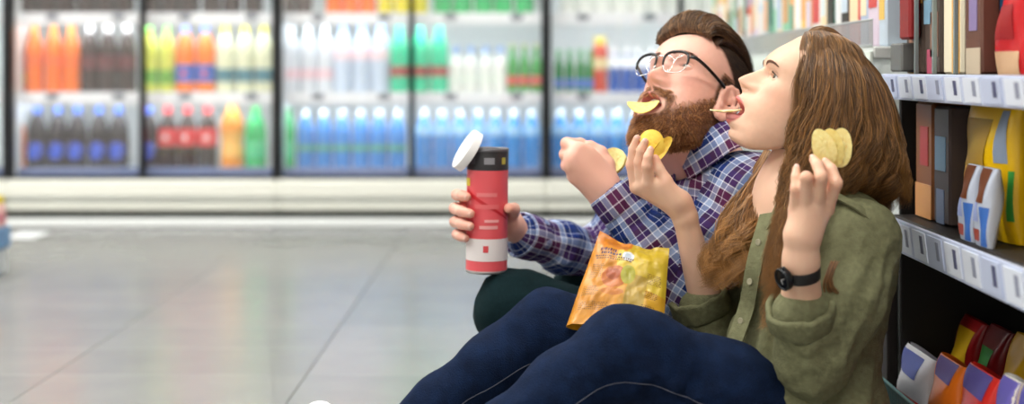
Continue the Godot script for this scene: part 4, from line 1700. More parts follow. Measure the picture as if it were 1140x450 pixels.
func woman_hair(t: Node3D, fr: Transform3D) -> void:
	var cols := [lin("573c26"), lin("70502f"), lin("3e2a1b"), lin("8d683f"), lin("624529"), lin("a2743f")]
	var mb := MB.new()
	var skull := PackedVector3Array([Vector3(-0.042, 0.025, 0), Vector3(0.088, 0.081, 0.075)])
	# falls in front of the near shoulder, to the left of the shirt opening
	var left := [
		[Vector3(0.4708, 0.7772, -2.2000), Vector3(0.4621, 0.7515, -2.1460), Vector3(0.4513, 0.7143, -2.1220), Vector3(0.4458, 0.6720, -2.1160), Vector3(0.4359, 0.6297, -2.1160), Vector3(0.4280, 0.5820, -2.1120), Vector3(0.4186, 0.5324, -2.1000), Vector3(0.4059, 0.4879, -2.0850), Vector3(0.3896, 0.4419, -2.0650), Vector3(0.3772, 0.4002, -2.0500)],
		[Vector3(0.4767, 0.7801, -2.2000), Vector3(0.4704, 0.7499, -2.1380), Vector3(0.4604, 0.7059, -2.1120), Vector3(0.4533, 0.6583, -2.1050), Vector3(0.4430, 0.6092, -2.1030), Vector3(0.4330, 0.5566, -2.0950), Vector3(0.4215, 0.5120, -2.0800), Vector3(0.4079, 0.4673, -2.0600), Vector3(0.3954, 0.4201, -2.0450), Vector3(0.3812, 0.3727, -2.0350)],
		[Vector3(0.4825, 0.7831, -2.2000), Vector3(0.4804, 0.7484, -2.1320), Vector3(0.4715, 0.6975, -2.1050), Vector3(0.4560, 0.6431, -2.0980), Vector3(0.4479, 0.5916, -2.0930), Vector3(0.4372, 0.5437, -2.0820), Vector3(0.4254, 0.4997, -2.0650), Vector3(0.4104, 0.4514, -2.0450), Vector3(0.3971, 0.4029, -2.0330), Vector3(0.3857, 0.3519, -2.0300)],
	]
	hair_sheet(mb, left, 2100, 0.026, 0.016, 0.00068, cols, 3, 18, 0.003, Vector3(0, 0, 1), fr, skull)
	# behind the raised hand, ending in a lock beside the forearm
	var mid := [
		[Vector3(0.4825, 0.7831, -2.2000), Vector3(0.4804, 0.7484, -2.1320), Vector3(0.4715, 0.6975, -2.1050), Vector3(0.4560, 0.6431, -2.0980), Vector3(0.4361, 0.5890, -2.0900), Vector3(0.4229, 0.5397, -2.0800), Vector3(0.4069, 0.4912, -2.0550), Vector3(0.3921, 0.4392, -2.0350), Vector3(0.3830, 0.3857, -2.0300), Vector3(0.3722, 0.3275, -2.0300)],
		[Vector3(0.4913, 0.7845, -2.2000), Vector3(0.4927, 0.7484, -2.1300), Vector3(0.4863, 0.6920, -2.1020), Vector3(0.4688, 0.6335, -2.0930), Vector3(0.4559, 0.5810, -2.0850), Vector3(0.4441, 0.5346, -2.0750), Vector3(0.4278, 0.4877, -2.0500), Vector3(0.4101, 0.4358, -2.0300), Vector3(0.3955, 0.3825, -2.0250), Vector3(0.3793, 0.3231, -2.0250)],
		[Vector3(0.4987, 0.7845, -2.2000), Vector3(0.5074, 0.7456, -2.1320), Vector3(0.5059, 0.6836, -2.1020), Vector3(0.4974, 0.6225, -2.0900), Vector3(0.4860, 0.5714, -2.0830), Vector3(0.4717, 0.5305, -2.0750), Vector3(0.4521, 0.4912, -2.0550), Vector3(0.4314, 0.4460, -2.0350), Vector3(0.4128, 0.3993, -2.0300), Vector3(0.3938, 0.3492, -2.0300)],
	]
	hair_sheet(mb, mid, 1700, 0.024, 0.014, 0.00068, cols, 31, 18, 0.003, Vector3(0, 0, 1), fr, skull)
	# over and behind the shoulder
	var over := [
		[Vector3(0.4987, 0.7845, -2.2000), Vector3(0.5074, 0.7456, -2.1320), Vector3(0.5059, 0.6836, -2.1020), Vector3(0.4988, 0.6225, -2.0900), Vector3(0.4934, 0.5713, -2.0850), Vector3(0.4891, 0.5333, -2.0900), Vector3(0.4830, 0.4988, -2.1000), Vector3(0.4718, 0.4624, -2.1000)],
		[Vector3(0.5192, 0.7801, -2.2000), Vector3(0.5337, 0.7342, -2.1350), Vector3(0.5403, 0.6709, -2.1050), Vector3(0.5363, 0.6083, -2.0950), Vector3(0.5306, 0.5632, -2.1000), Vector3(0.5258, 0.5278, -2.1200), Vector3(0.5179, 0.4946, -2.1400), Vector3(0.5088, 0.4649, -2.1500)],
		[Vector3(0.5383, 0.7713, -2.2000), Vector3(0.5634, 0.7143, -2.1450), Vector3(0.5733, 0.6466, -2.1180), Vector3(0.5725, 0.5906, -2.1100), Vector3(0.5696, 0.5546, -2.1200), Vector3(0.5662, 0.5251, -2.1500), Vector3(0.5624, 0.4962, -2.1800), Vector3(0.5573, 0.4677, -2.2000)],
		[Vector3(0.5544, 0.7611, -2.2000), Vector3(0.5902, 0.6925, -2.1700), Vector3(0.5992, 0.6173, -2.1400), Vector3(0.6035, 0.5681, -2.1300), Vector3(0.6063, 0.5374, -2.1400), Vector3(0.6062, 0.5126, -2.1600), Vector3(0.6030, 0.4864, -2.1900), Vector3(0.5969, 0.4648, -2.2000)],
	]
	hair_sheet(mb, over, 2880, 0.024, 0.014, 0.00068, cols, 37, 18, 0.003, Vector3(0, 0, 1), fr, skull)
	# from the parting over the near side of the crown
	var top := [
		[Vector3(0.4733, 0.7803, -2.2050), Vector3(0.4709, 0.7752, -2.1800), Vector3(0.4684, 0.7617, -2.1550), Vector3(0.4654, 0.7399, -2.1350), Vector3(0.4583, 0.7031, -2.1150)],
		[Vector3(0.4822, 0.7839, -2.2050), Vector3(0.4814, 0.7780, -2.1750), Vector3(0.4759, 0.7659, -2.1500), Vector3(0.4743, 0.7427, -2.1300), Vector3(0.4689, 0.7003, -2.1060)],
		[Vector3(0.4954, 0.7847, -2.2050), Vector3(0.5002, 0.7780, -2.1750), Vector3(0.5031, 0.7644, -2.1500), Vector3(0.5041, 0.7385, -2.1300), Vector3(0.5036, 0.6919, -2.1040)],
		[Vector3(0.5189, 0.7803, -2.2050), Vector3(0.5249, 0.7707, -2.1750), Vector3(0.5303, 0.7530, -2.1500), Vector3(0.5358, 0.7228, -2.1320), Vector3(0.5368, 0.6778, -2.1080)],
		[Vector3(0.5395, 0.7714, -2.2050), Vector3(0.5508, 0.7563, -2.1800), Vector3(0.5582, 0.7344, -2.1580), Vector3(0.5664, 0.7000, -2.1400), Vector3(0.5710, 0.6578, -2.1200)],
	]
	hair_sheet(mb, top, 2000, 0.010, 0.003, 0.00062, cols, 51, 12, 0.003, Vector3(0, 0.4, 0.9).normalized(), fr, skull)
	# fine wisps along the temple
	var wisp := [
		[Vector3(0.4687, 0.7740, -2.1900), Vector3(0.4583, 0.7545, -2.1550), Vector3(0.4459, 0.7200, -2.1300), Vector3(0.4367, 0.6804, -2.1200), Vector3(0.4268, 0.6380, -2.1200)],
		[Vector3(0.4716, 0.7740, -2.1900), Vector3(0.4630, 0.7458, -2.1500), Vector3(0.4505, 0.7058, -2.1250), Vector3(0.4420, 0.6635, -2.1180), Vector3(0.4311, 0.6211, -2.1200)],
	]
	hair_sheet(mb, wisp, 160, 0.006, 0.006, 0.00035, cols, 57, 14, 0.004, Vector3(0, 0, 1), fr, skull)
	var back := [
		[Vector3(0.5378, 0.7730, -2.2100), Vector3(0.5823, 0.7156, -2.2000), Vector3(0.6031, 0.6444, -2.1800), Vector3(0.6091, 0.5875, -2.1600), Vector3(0.6135, 0.5480, -2.1500), Vector3(0.6120, 0.5174, -2.1400)],
		[Vector3(0.5550, 0.7629, -2.2200), Vector3(0.6051, 0.6962, -2.2300), Vector3(0.6260, 0.6208, -2.2200), Vector3(0.6292, 0.5704, -2.2000), Vector3(0.6322, 0.5346, -2.1900), Vector3(0.6264, 0.5020, -2.1800)],
		[Vector3(0.5575, 0.7607, -2.2600), Vector3(0.6080, 0.6881, -2.2800), Vector3(0.6326, 0.6110, -2.2700), Vector3(0.6418, 0.5588, -2.2600), Vector3(0.6465, 0.5190, -2.2500), Vector3(0.6377, 0.4841, -2.2400)],
	]
	hair_sheet(mb, back, 1320, 0.02, 0.011, 0.00068, cols, 8, 18, 0.003, Vector3(1, 0, 0.3).normalized(), fr, skull)
	# crown and far side
	var crown := [
		[Vector3(0.4733, 0.7788, -2.2050), Vector3(0.4906, 0.7856, -2.2100), Vector3(0.5180, 0.7836, -2.2200), Vector3(0.5655, 0.7560, -2.2500), Vector3(0.6053, 0.6867, -2.2700), Vector3(0.6205, 0.5959, -2.2700)],
		[Vector3(0.4755, 0.7776, -2.2150), Vector3(0.4932, 0.7841, -2.2350), Vector3(0.5210, 0.7804, -2.2650), Vector3(0.5636, 0.7474, -2.2850), Vector3(0.5954, 0.6711, -2.2900), Vector3(0.6030, 0.5795, -2.2900)],
		[Vector3(0.4772, 0.7765, -2.2300), Vector3(0.4901, 0.7711, -2.2550), Vector3(0.4975, 0.7397, -2.2750), Vector3(0.5149, 0.6865, -2.2850), Vector3(0.5160, 0.6101, -2.2900), Vector3(0.4931, 0.5337, -2.2900)],
		[Vector3(0.4789, 0.7754, -2.2450), Vector3(0.4808, 0.7502, -2.2680), Vector3(0.4636, 0.6942, -2.2800), Vector3(0.4514, 0.6258, -2.2800), Vector3(0.4302, 0.5574, -2.2800), Vector3(0.3980, 0.4975, -2.2700), Vector3(0.3600, 0.4440, -2.2500), Vector3(0.3315, 0.3900, -2.2300)],
	]
	hair_sheet(mb, crown, 1800, 0.010, 0.004, 0.00068, cols, 12, 18, 0.004, Vector3(0, 0.5, -0.8).normalized(), fr, skull)
	var front := [
		[Vector3(0.4229, 0.5872, -2.2900), Vector3(0.3924, 0.5307, -2.2900), Vector3(0.3541, 0.4729, -2.2600), Vector3(0.3241, 0.4284, -2.2200), Vector3(0.3051, 0.3959, -2.1900), Vector3(0.2979, 0.3712, -2.1800)],
		[Vector3(0.4283, 0.5838, -2.2700), Vector3(0.4023, 0.5287, -2.2600), Vector3(0.3685, 0.4773, -2.2200), Vector3(0.3415, 0.4337, -2.1800), Vector3(0.3269, 0.4003, -2.1600), Vector3(0.3225, 0.3703, -2.1500)],
		[Vector3(0.4335, 0.5745, -2.2500), Vector3(0.4133, 0.5267, -2.2300), Vector3(0.3913, 0.4835, -2.1900), Vector3(0.3730, 0.4464, -2.1600), Vector3(0.3581, 0.4147, -2.1400), Vector3(0.3524, 0.3862, -2.1400)],
	]
	hair_sheet(mb, front, 2000, 0.022, 0.017, 0.00068, [lin("7a5430"), lin("8f6438"), lin("684622"), lin("a0723e"), lin("a87840")], 17, 18, 0.007, Vector3(0, 0, 1), fr, skull)
	var curl2 := [
		[Vector3(0.4667, 0.4373, -2.0000), Vector3(0.4550, 0.4056, -1.9900), Vector3(0.4604, 0.3857, -1.9900), Vector3(0.4842, 0.3857, -1.9900), Vector3(0.4975, 0.3790, -1.9900), Vector3(0.5027, 0.3640, -2.0000)],
		[Vector3(0.4800, 0.4373, -2.0000), Vector3(0.4657, 0.4122, -1.9900), Vector3(0.4736, 0.3963, -1.9900), Vector3(0.4948, 0.3910, -1.9900), Vector3(0.5055, 0.3777, -1.9900), Vector3(0.5000, 0.3627, -2.0000)],
	]
	hair_sheet(mb, curl2, 40, 0.004, 0.003, 0.0006, [lin("8f6438"), lin("7a5430")], 23, 18, 0.003)
	part(t, "hair", mb.mesh(), hair_mat())

func woman_clothes(t: Node3D) -> void:
	var shirt := mat(hexc("7a7b62"), 0.85)
	shirt.albedo_texture = noise_image(256, 31, 0.05, hexc("c2c2b6"), hexc("fffff2"), 4)
	shirt.uv1_triplanar = true
	shirt.uv1_scale = Vector3(6, 6, 6)
	shirt.heightmap_enabled = true
	shirt.heightmap_texture = noise_image(256, 32, 0.2, Color.BLACK, Color.WHITE, 4)
	shirt.heightmap_scale = 0.12
	shirt.metallic_specular = 0.25
	var s := Solid.new()
	s.cell = 0.0062
	s.noise = noise(1.0, 77, 3)
	s.noise_amp = 0.004
	s.noise_basis = Basis(Vector3(0, 0, 1), 0.7)
	s.noise_scale = Vector3(7, 30, 9)
	# trunk
	s.cone(Vector3(0.5017, 0.4778, -2.1500), Vector3(0.4613, 0.4528, -2.3300), 0.058, 0.055, 0.04)
	s.cone(Vector3(0.5160, 0.4233, -2.1500), Vector3(0.4637, 0.2178, -2.1400), 0.093, 0.098, 0.05)
	s.cone(Vector3(0.5016, 0.4054, -2.2800), Vector3(0.4616, 0.1873, -2.2700), 0.09, 0.095, 0.05)
	s.ball(Vector3(0.4372, 0.3946, -2.1500), 0.064, 0.05)
	s.ball(Vector3(0.4427, 0.3734, -2.2900), 0.06, 0.05)
	s.cone(Vector3(0.4258, 0.2738, -2.1800), Vector3(0.4152, 0.1963, -2.1700), 0.085, 0.092, 0.05)
	s.cone(Vector3(0.4664, 0.1660, -2.1200), Vector3(0.4788, 0.1242, -2.2800), 0.118, 0.112, 0.05)
	s.cone(Vector3(0.4840, 0.5107, -2.1800), Vector3(0.5300, 0.4599, -2.1200), 0.034, 0.045, 0.04)
	s.folds([[Vector3(0.3830, 0.4062, -2.1200), Vector3(0.3632, 0.3214, -2.1200), Vector3(0.3434, 0.2578, -2.1200)], [Vector3(0.4198, 0.2296, -2.1200), Vector3(0.3887, 0.2084, -2.1200), Vector3(0.3604, 0.1914, -2.1200)], [Vector3(0.4000, 0.3638, -2.1200), Vector3(0.3858, 0.2932, -2.1200), Vector3(0.3675, 0.2366, -2.1200)], [Vector3(0.4056, 0.2649, -2.1200), Vector3(0.3816, 0.2296, -2.1200), Vector3(0.3491, 0.2013, -2.1200)], [Vector3(0.5865, 0.3073, -2.1200), Vector3(0.5583, 0.2366, -2.1200), Vector3(0.5229, 0.1914, -2.1200)], [Vector3(0.5441, 0.2649, -2.1200), Vector3(0.5229, 0.2225, -2.1200), Vector3(0.4947, 0.1914, -2.1200)]], 0.0085, 0.012, 0.0035)
	s.make()
	var mb := MB.new()
	s.into(mb, Color.WHITE)
	part(t, "shirt", mb.mesh(), shirt)
	# sleeves hang clear of the trunk
	var sv := Solid.new()
	sv.cell = 0.0056
	sv.noise = s.noise
	sv.noise_amp = 0.004
	sv.noise_basis = Basis(Vector3(0, 0, 1), -0.5)
	sv.noise_scale = Vector3(8, 26, 10)
	sv.chain([Vector3(0.5041, 0.4758, -2.1300), Vector3(0.5296, 0.4559, -2.0850), Vector3(0.4976, 0.3696, -2.0450), Vector3(0.4480, 0.2815, -2.0300)], [0.046, 0.059, 0.057, 0.052], 0.03)
	sv.cone(Vector3(0.4480, 0.2815, -2.0300), Vector3(0.4227, 0.3520, -2.0000), 0.052, 0.045, 0.03)
	sv.folds([[Vector3(0.5210, 0.4710, -2.0300), Vector3(0.4872, 0.3857, -2.0300), Vector3(0.4601, 0.3181, -2.0300)], [Vector3(0.5549, 0.4534, -2.0300), Vector3(0.5237, 0.3790, -2.0300), Vector3(0.4831, 0.3045, -2.0300)], [Vector3(0.3992, 0.2734, -2.0300), Vector3(0.4398, 0.2463, -2.0300), Vector3(0.4940, 0.2815, -2.0300)], [Vector3(0.3965, 0.3045, -2.0300), Vector3(0.4331, 0.2842, -2.0300), Vector3(0.4804, 0.3221, -2.0300)], [Vector3(0.4128, 0.2409, -2.0300), Vector3(0.4466, 0.2328, -2.0300), Vector3(0.4872, 0.2572, -2.0300)], [Vector3(0.4737, 0.3587, -2.0300), Vector3(0.5048, 0.4060, -2.0300), Vector3(0.5278, 0.4466, -2.0300)], [Vector3(0.4019, 0.3221, -2.0300), Vector3(0.4263, 0.3086, -2.0300), Vector3(0.4601, 0.3384, -2.0300)], [Vector3(0.5007, 0.3492, -2.0300), Vector3(0.4737, 0.2910, -2.0300), Vector3(0.4331, 0.2639, -2.0300)], [Vector3(0.5643, 0.4304, -2.0300), Vector3(0.5413, 0.3654, -2.0300), Vector3(0.5048, 0.2910, -2.0300)]], 0.008, 0.011, 0.0035)
	sv.make()
	mb = MB.new()
	sv.into(mb, Color.WHITE)
	part(t, "sleeve", mb.mesh(), shirt)
	sv = Solid.new()
	sv.cell = 0.006
	sv.noise = s.noise
	sv.noise_amp = 0.004
	sv.noise_scale = Vector3(10, 24, 10)
	sv.chain([Vector3(0.4551, 0.4606, -2.3300), Vector3(0.4363, 0.4281, -2.3800), Vector3(0.3933, 0.3235, -2.3600), Vector3(0.3450, 0.2493, -2.3000)], [0.05, 0.056, 0.052, 0.05], 0.03)
	sv.cone(Vector3(0.3450, 0.2493, -2.3000), Vector3(0.3169, 0.3133, -2.2850), 0.05, 0.043, 0.03)
	sv.folds([[Vector3(0.2766, 0.2792, -2.2800), Vector3(0.3040, 0.2366, -2.2800), Vector3(0.3450, 0.2214, -2.2800)], [Vector3(0.3268, 0.3066, -2.2800), Vector3(0.3602, 0.2610, -2.2800), Vector3(0.3785, 0.2123, -2.2800)], [Vector3(0.2888, 0.2534, -2.2800), Vector3(0.3268, 0.2230, -2.2800), Vector3(0.3648, 0.1926, -2.2800)], [Vector3(0.2964, 0.2883, -2.2800), Vector3(0.3298, 0.2731, -2.2800), Vector3(0.3602, 0.2822, -2.2800)]], 0.008, 0.011, 0.0035)
	sv.make()
	mb = MB.new()
	sv.into(mb, Color.WHITE)
	part(t, "sleeve", mb.mesh(), shirt)
	# rolled cuffs
	for q in [[Vector3(0.4248, 0.3432, -2.0040), Vector3(0.4168, 0.3741, -1.9880), 0.0445, 0.047, 1], [Vector3(0.3187, 0.3053, -2.2870), Vector3(0.3055, 0.3415, -2.2800), 0.044, 0.045, 2]]:
		var m := MB.new()
		var ax: Vector3 = (q[1] - q[0])
		var u := Vector3(1, 0, 0)
		u = (u - ax.normalized() * u.dot(ax.normalized())).normalized()
		var w := ax.normalized().cross(u)
		var P := PackedVector3Array()
		var f := noise(1.0, 40 + q[4], 2)
		var prof := [[0.0, 0.93], [0.0, 1.05], [0.12, 1.13], [0.5, 1.15], [0.85, 1.15], [0.97, 1.12], [1.0, 1.02], [0.95, 0.93], [0.7, 0.90], [0.3, 0.88]]
		for r in prof.size() + 1:
			var pr: Array = prof[r % prof.size()]
			for i in 48:
				var a := TAU * i / 48.0
				var wob := 1.0 + 0.10 * f.get_noise_3d(cos(a) * 1.3, sin(a) * 1.3, float(pr[0]) * 0.6)
				var lift := 0.16 * f.get_noise_3d(cos(a) * 1.1 + 7.0, sin(a) * 1.1, 0.0)
				P.append(q[0] + ax * (pr[0] + lift * pr[0]) + (u * cos(a) + w * sin(a)) * q[2] * pr[1] * wob)
		m.grid(P, 48, prof.size() + 1, true, 0)
		part(t, "cuff", m.mesh(), shirt)
	# button placket and buttons: a raised strip down the front
	var pl := [Vector3(0.3976, 0.4928, -2.1300), Vector3(0.3803, 0.4506, -2.1050), Vector3(0.3682, 0.4022, -2.1000), Vector3(0.3624, 0.3506, -2.1150), Vector3(0.3438, 0.3032, -2.1050), Vector3(0.3262, 0.2552, -2.1000), Vector3(0.3150, 0.2132, -2.1000)]
	var path := spline(pl, 24)
	var m2 := MB.new()
	var G := PackedVector3Array()
	for j in path.size():
		var tg := (path[mini(j + 1, path.size() - 1)] - path[maxi(j - 1, 0)]).normalized()
		var nrm := Vector3(-0.75, 0.1, 0.65).normalized()
		var sd := tg.cross(nrm).normalized()
		for i in 5:
			G.append(path[j] + sd * (i - 2) * 0.0075 + nrm * (0.002 - 0.0008 * absf(i - 2)))
	m2.sheet(G, 5, path.size(), 0.003)
	part(t, "placket", m2.mesh(), shirt)
	for k in [4, 9, 14, 19]:
		var b := MB.new()
		b.lathe([[0, 0], [0.0048, 0], [0.0055, 0.0008], [0.005, 0.002], [0.0035, 0.0016], [0, 0.0016]], 14, path[k] + Vector3(-0.75, 0.1, 0.65).normalized() * 0.0035, Basis(Quaternion(Vector3.UP, Vector3(-0.75, 0.1, 0.65).normalized())))
		part(t, "button", b.mesh(), mat(hexc("8f8b72"), 0.4))
	# collar flap
	var cm := MB.new()
	var inner := spline([Vector3(0.4219, 0.5126, -2.1600), Vector3(0.4351, 0.5459, -2.1400), Vector3(0.4708, 0.5602, -2.1400), Vector3(0.5063, 0.5551, -2.1700)], 12)
	var outer := spline([Vector3(0.3868, 0.4612, -2.1100), Vector3(0.4092, 0.4937, -2.0950), Vector3(0.4598, 0.5194, -2.0900), Vector3(0.5183, 0.5255, -2.1300)], 12)
	var CP := PackedVector3Array()
	for j in 13:
		for i in 5:
			var f := i / 4.0
			CP.append(inner[j].lerp(outer[j], f) + Vector3(0, 0.008 * sin(PI * f), 0.008 * sin(PI * f)))
	cm.sheet(CP, 5, 13, 0.003)
	part(t, "collar", cm.mesh(), shirt)
	# shoulder seam strap
	var sm := MB.new()
	var st := spline([Vector3(0.4828, 0.5297, -2.1300), Vector3(0.4952, 0.5208, -2.0750), Vector3(0.5181, 0.5073, -2.0450), Vector3(0.5440, 0.4834, -2.0400)], 12)
	var SP := PackedVector3Array()
	for j in 13:
		for i in 4:
			SP.append(st[j] + Vector3(-0.3, -0.4, 0.85) * (i - 1.5) * 0.006 + Vector3(0, 0.004, 0.002))
	sm.sheet(SP, 4, 13, 0.003)
	part(t, "shoulder_strap", sm.mesh(), shirt)

	# jeans
	var denim := mat(hexc("1d3156"), 0.9)
	denim.metallic_specular = 0.25
	denim.albedo_texture = denim_tex()
	denim.uv1_triplanar = true
	denim.uv1_scale = Vector3(5, 5, 5)
	denim.heightmap_enabled = true
	denim.heightmap_texture = noise_image(256, 34, 0.25, Color.BLACK, Color.WHITE, 2)
	denim.heightmap_scale = 0.12
	var j := Solid.new()
	j.cell = 0.0072
	j.noise = noise(1.0, 91, 2)
	j.noise_amp = 0.004
	j.noise_scale = Vector3(13, 13, 13)
	var hipL := Vector3(0.4664, 0.1462, -2.1200)
	var kneeL := Vector3(0.1599, 0.2963, -2.0500)
	var ankL := Vector3(-0.1448, 0.0731, -2.0300)
	var hipR := Vector3(0.4897, 0.0917, -2.3100)
	var kneeR := Vector3(0.0567, 0.2830, -2.3000)
	var ankR := Vector3(-0.2499, 0.0607, -2.3000)
	j.chain([hipL, hipL.lerp(kneeL, 0.5), hipL.lerp(kneeL, 0.88), kneeL], [0.093, 0.078, 0.064, 0.059], 0.03)
	j.chain([kneeL, kneeL.lerp(ankL, 0.3), kneeL.lerp(ankL, 0.6), kneeL.lerp(ankL, 0.97)], [0.057, 0.055, 0.048, 0.039], 0.035)
	j.chain([hipR, hipR.lerp(kneeR, 0.5), hipR.lerp(kneeR, 0.88), kneeR], [0.093, 0.076, 0.063, 0.058], 0.03)
	j.chain([kneeR, kneeR.lerp(ankR, 0.3), kneeR.lerp(ankR, 0.6), kneeR.lerp(ankR, 0.97)], [0.056, 0.053, 0.046, 0.039], 0.035)
	j.cone(hipL + Vector3(0.02, 0.0, -0.02), hipR + Vector3(0.02, 0, 0.02), 0.105, 0.105, 0.04)
	# creases below the knee
	j.folds([[Vector3(0.1854, 0.2869, -2.0300), Vector3(0.2138, 0.2639, -2.0300), Vector3(0.2260, 0.2274, -2.0300)], [Vector3(0.1692, 0.2842, -2.0300), Vector3(0.1746, 0.2504, -2.0300), Vector3(0.1583, 0.2139, -2.0300)], [Vector3(0.2571, 0.2815, -2.0300), Vector3(0.2341, 0.2504, -2.0300), Vector3(0.2368, 0.2166, -2.0300)], [Vector3(0.1556, 0.2734, -2.0300), Vector3(0.1895, 0.2680, -2.0300), Vector3(0.2206, 0.2775, -2.0300)], [Vector3(0.0880, 0.3045, -2.0300), Vector3(0.0541, 0.2707, -2.0300), Vector3(0.0068, 0.2233, -2.0300)], [Vector3(0.3045, 0.2436, -2.0300), Vector3(0.2639, 0.2301, -2.0300), Vector3(0.2301, 0.2098, -2.0300)]], 0.007, 0.012, 0.003)
	j.make()
	mb = MB.new()
	j.into(mb, Color.WHITE)
	part(t, "jeans", mb.mesh(), denim)
	# stitched seams along the legs
	var seam := mat(hexc("474a58"), 0.8)
	for leg in [[hipL, kneeL, ankL, 0.0, -0.18], [hipR, kneeR, ankR, 0.002, -0.30]]:
		var pts := PackedVector3Array()
		var rad := PackedFloat32Array()
		var kn: Vector3 = leg[1]
		var run := spline([leg[0], leg[0].lerp(kn, 0.55), kn.lerp(leg[0], 0.14).lerp(kn.lerp(leg[2], 0.14), 0.5), kn.lerp(leg[2], 0.45), leg[2]], 40)
		for k in 41:
			var c: Vector3 = run[k]
			var dir := Vector3(0, leg[4], 1.0).normalized()
			# find the cloth along that direction
			var all := PackedInt32Array(range(j.A.size()))
			var q := 0.0
			for it in 24:
				var d := j.at(c + dir * q, all)
				if d > 0.0: break
				q += maxf(-d, 0.0006)
			pts.append(c + dir * (q + 0.0004))
			rad.append(0.0009)
		var sm2 := MB.new()
		sm2.tube(pts, rad, 5)
		part(t, "seam", sm2.mesh(), seam)
	# shoes: white, toes up
	var shoe := mat(hexc("f2f2f0"), 0.55)
	for q in [[ankR, Vector3(-0.3358, 0.1220, -2.3000), 2.3], [ankL, Vector3(-0.2314, 0.1705, -2.0300), 2.03]]:
		var sh := Solid.new()
		sh.cell = 0.006
		var heel: Vector3 = q[0] + Vector3(-0.035, -0.022, 0)
		var toe: Vector3 = q[1]
		sh.chain([heel, heel.lerp(toe, 0.45), toe], [0.036, 0.037, 0.03], 0.02)
		sh.chain([heel + Vector3(0, 0, 0.012), heel.lerp(toe, 0.6) + Vector3(0, 0, 0.016), toe + Vector3(0, 0, 0.010)], [0.034, 0.033, 0.027], 0.02)
		sh.cone(q[0] + Vector3(0.015, 0.012, 0), q[0] + Vector3(-0.03, -0.01, 0), 0.036, 0.036, 0.02)
		sh.make()
		var smb := MB.new()
		sh.into(smb, Color.WHITE)
		part(t, "shoe", smb.mesh(), shoe)
	watch(t)

func denim_tex() -> ImageTexture:
	var w := 512
	var im := Image.create(w, w, false, Image.FORMAT_RGB8)
	var f := noise(0.012, 51, 4)
	var g := RandomNumberGenerator.new()
	g.seed = 3
	var big := f.get_seamless_image(w, w)
	for y in w:
		for x in w:
			var tw := 0.5 + 0.5 * sin((x + y) * TAU / 8.0)
			var b := big.get_pixel(x, y).r
			var k := 0.42 + 0.3 * b + 0.16 * tw + g.randf_range(-0.14, 0.14)
			im.set_pixel(x, y, Color(k * 0.90, k * 0.97, k))
	return ImageTexture.create_from_image(im)

func watch(t: Node3D) -> void:
	var w := Node3D.new()
	w.name = "wrist_watch"
	t.add_child(w, true)
	var c := Vector3(0.4152, 0.4248, -1.9680)
	var ax := (Vector3(0.4097, 0.4695, -1.9570) - Vector3(0.4227, 0.3707, -2.0000)).normalized()
	var u := Vector3(1, 0, 0)
	u = (u - ax * u.dot(ax)).normalized()
	var v := ax.cross(u)
	var P := PackedVector3Array()
	var prof := [[-0.0085, 0.0], [-0.0085, 0.0025], [0.0085, 0.0025], [0.0085, 0.0], [-0.0085, 0.0]]
	for pr in prof:
		for i in 40:
			var a := TAU * i / 40.0
			P.append(c + ax * pr[0] + u * cos(a) * (0.0262 + pr[1]) + v * sin(a) * (0.0225 + pr[1]))
	var m := MB.new()
	m.grid(P, 40, 5, true)
	part(w, "strap", m.mesh(), mat(hexc("161718"), 0.55))
	# case on the side towards the face
	var d := (-u * 0.88 + Vector3(0, 0, 1) * 0.47)
	d = (d - ax * d.dot(ax)).normalized()
	var cc := c + d * 0.0265
	var bs := Basis(Quaternion(Vector3.UP, d))
	m = MB.new()
	m.lathe([[0, -0.002], [0.0155, -0.002], [0.0172, 0.0005], [0.0172, 0.0075], [0.0162, 0.009], [0.0145, 0.009], [0.0140, 0.0078]], 32, cc, bs)
	part(w, "case", m.mesh(), mat(hexc("1f2326"), 0.3, 0.5))
	m = MB.new()
	m.lathe([[0, 0.0072], [0.0142, 0.0072], [0.0142, 0.0078], [0, 0.0078]], 28, cc, bs)
	part(w, "dial", m.mesh(), mat(hexc("0b0d0f"), 0.25))
	m = MB.new()
	var hx := bs * Vector3(1, 0, 0)
	var hz := bs * Vector3(0, 0, 1)
	var top := cc + d * 0.0085
	for q in [[0.9, 0.010, 0.0007], [2.6, 0.007, 0.0009]]:
		var dir: Vector3 = hx * cos(q[0]) + hz * sin(q[0])
		m.tube(PackedVector3Array([top, top + dir * q[1] * 0.5, top + dir * q[1]]), PackedFloat32Array([q[2], q[2], q[2] * 0.6]), 5)
	part(w, "hands", m.mesh(), mat(hexc("c8ccd0"), 0.3, 0.6))
	m = MB.new()
	m.lathe([[0, 0.0], [0.0022, 0.0], [0.0022, 0.004], [0, 0.004]], 10, cc + d * 0.004 + hx * 0.0168, Basis(Quaternion(Vector3.UP, hx)))
	part(w, "crown", m.mesh(), mat(hexc("2a2e32"), 0.3, 0.6))

# ------------------------------------------------------------------ the man
func man_frame() -> Transform3D:
	return Transform3D(Basis(Vector3(-0.63, 0.53, 0.568), Vector3(0.332, 0.844, -0.42), Vector3(0.702, 0.077, 0.708)).orthonormalized(), Vector3(0.3123, 0.6623, -2.4400))

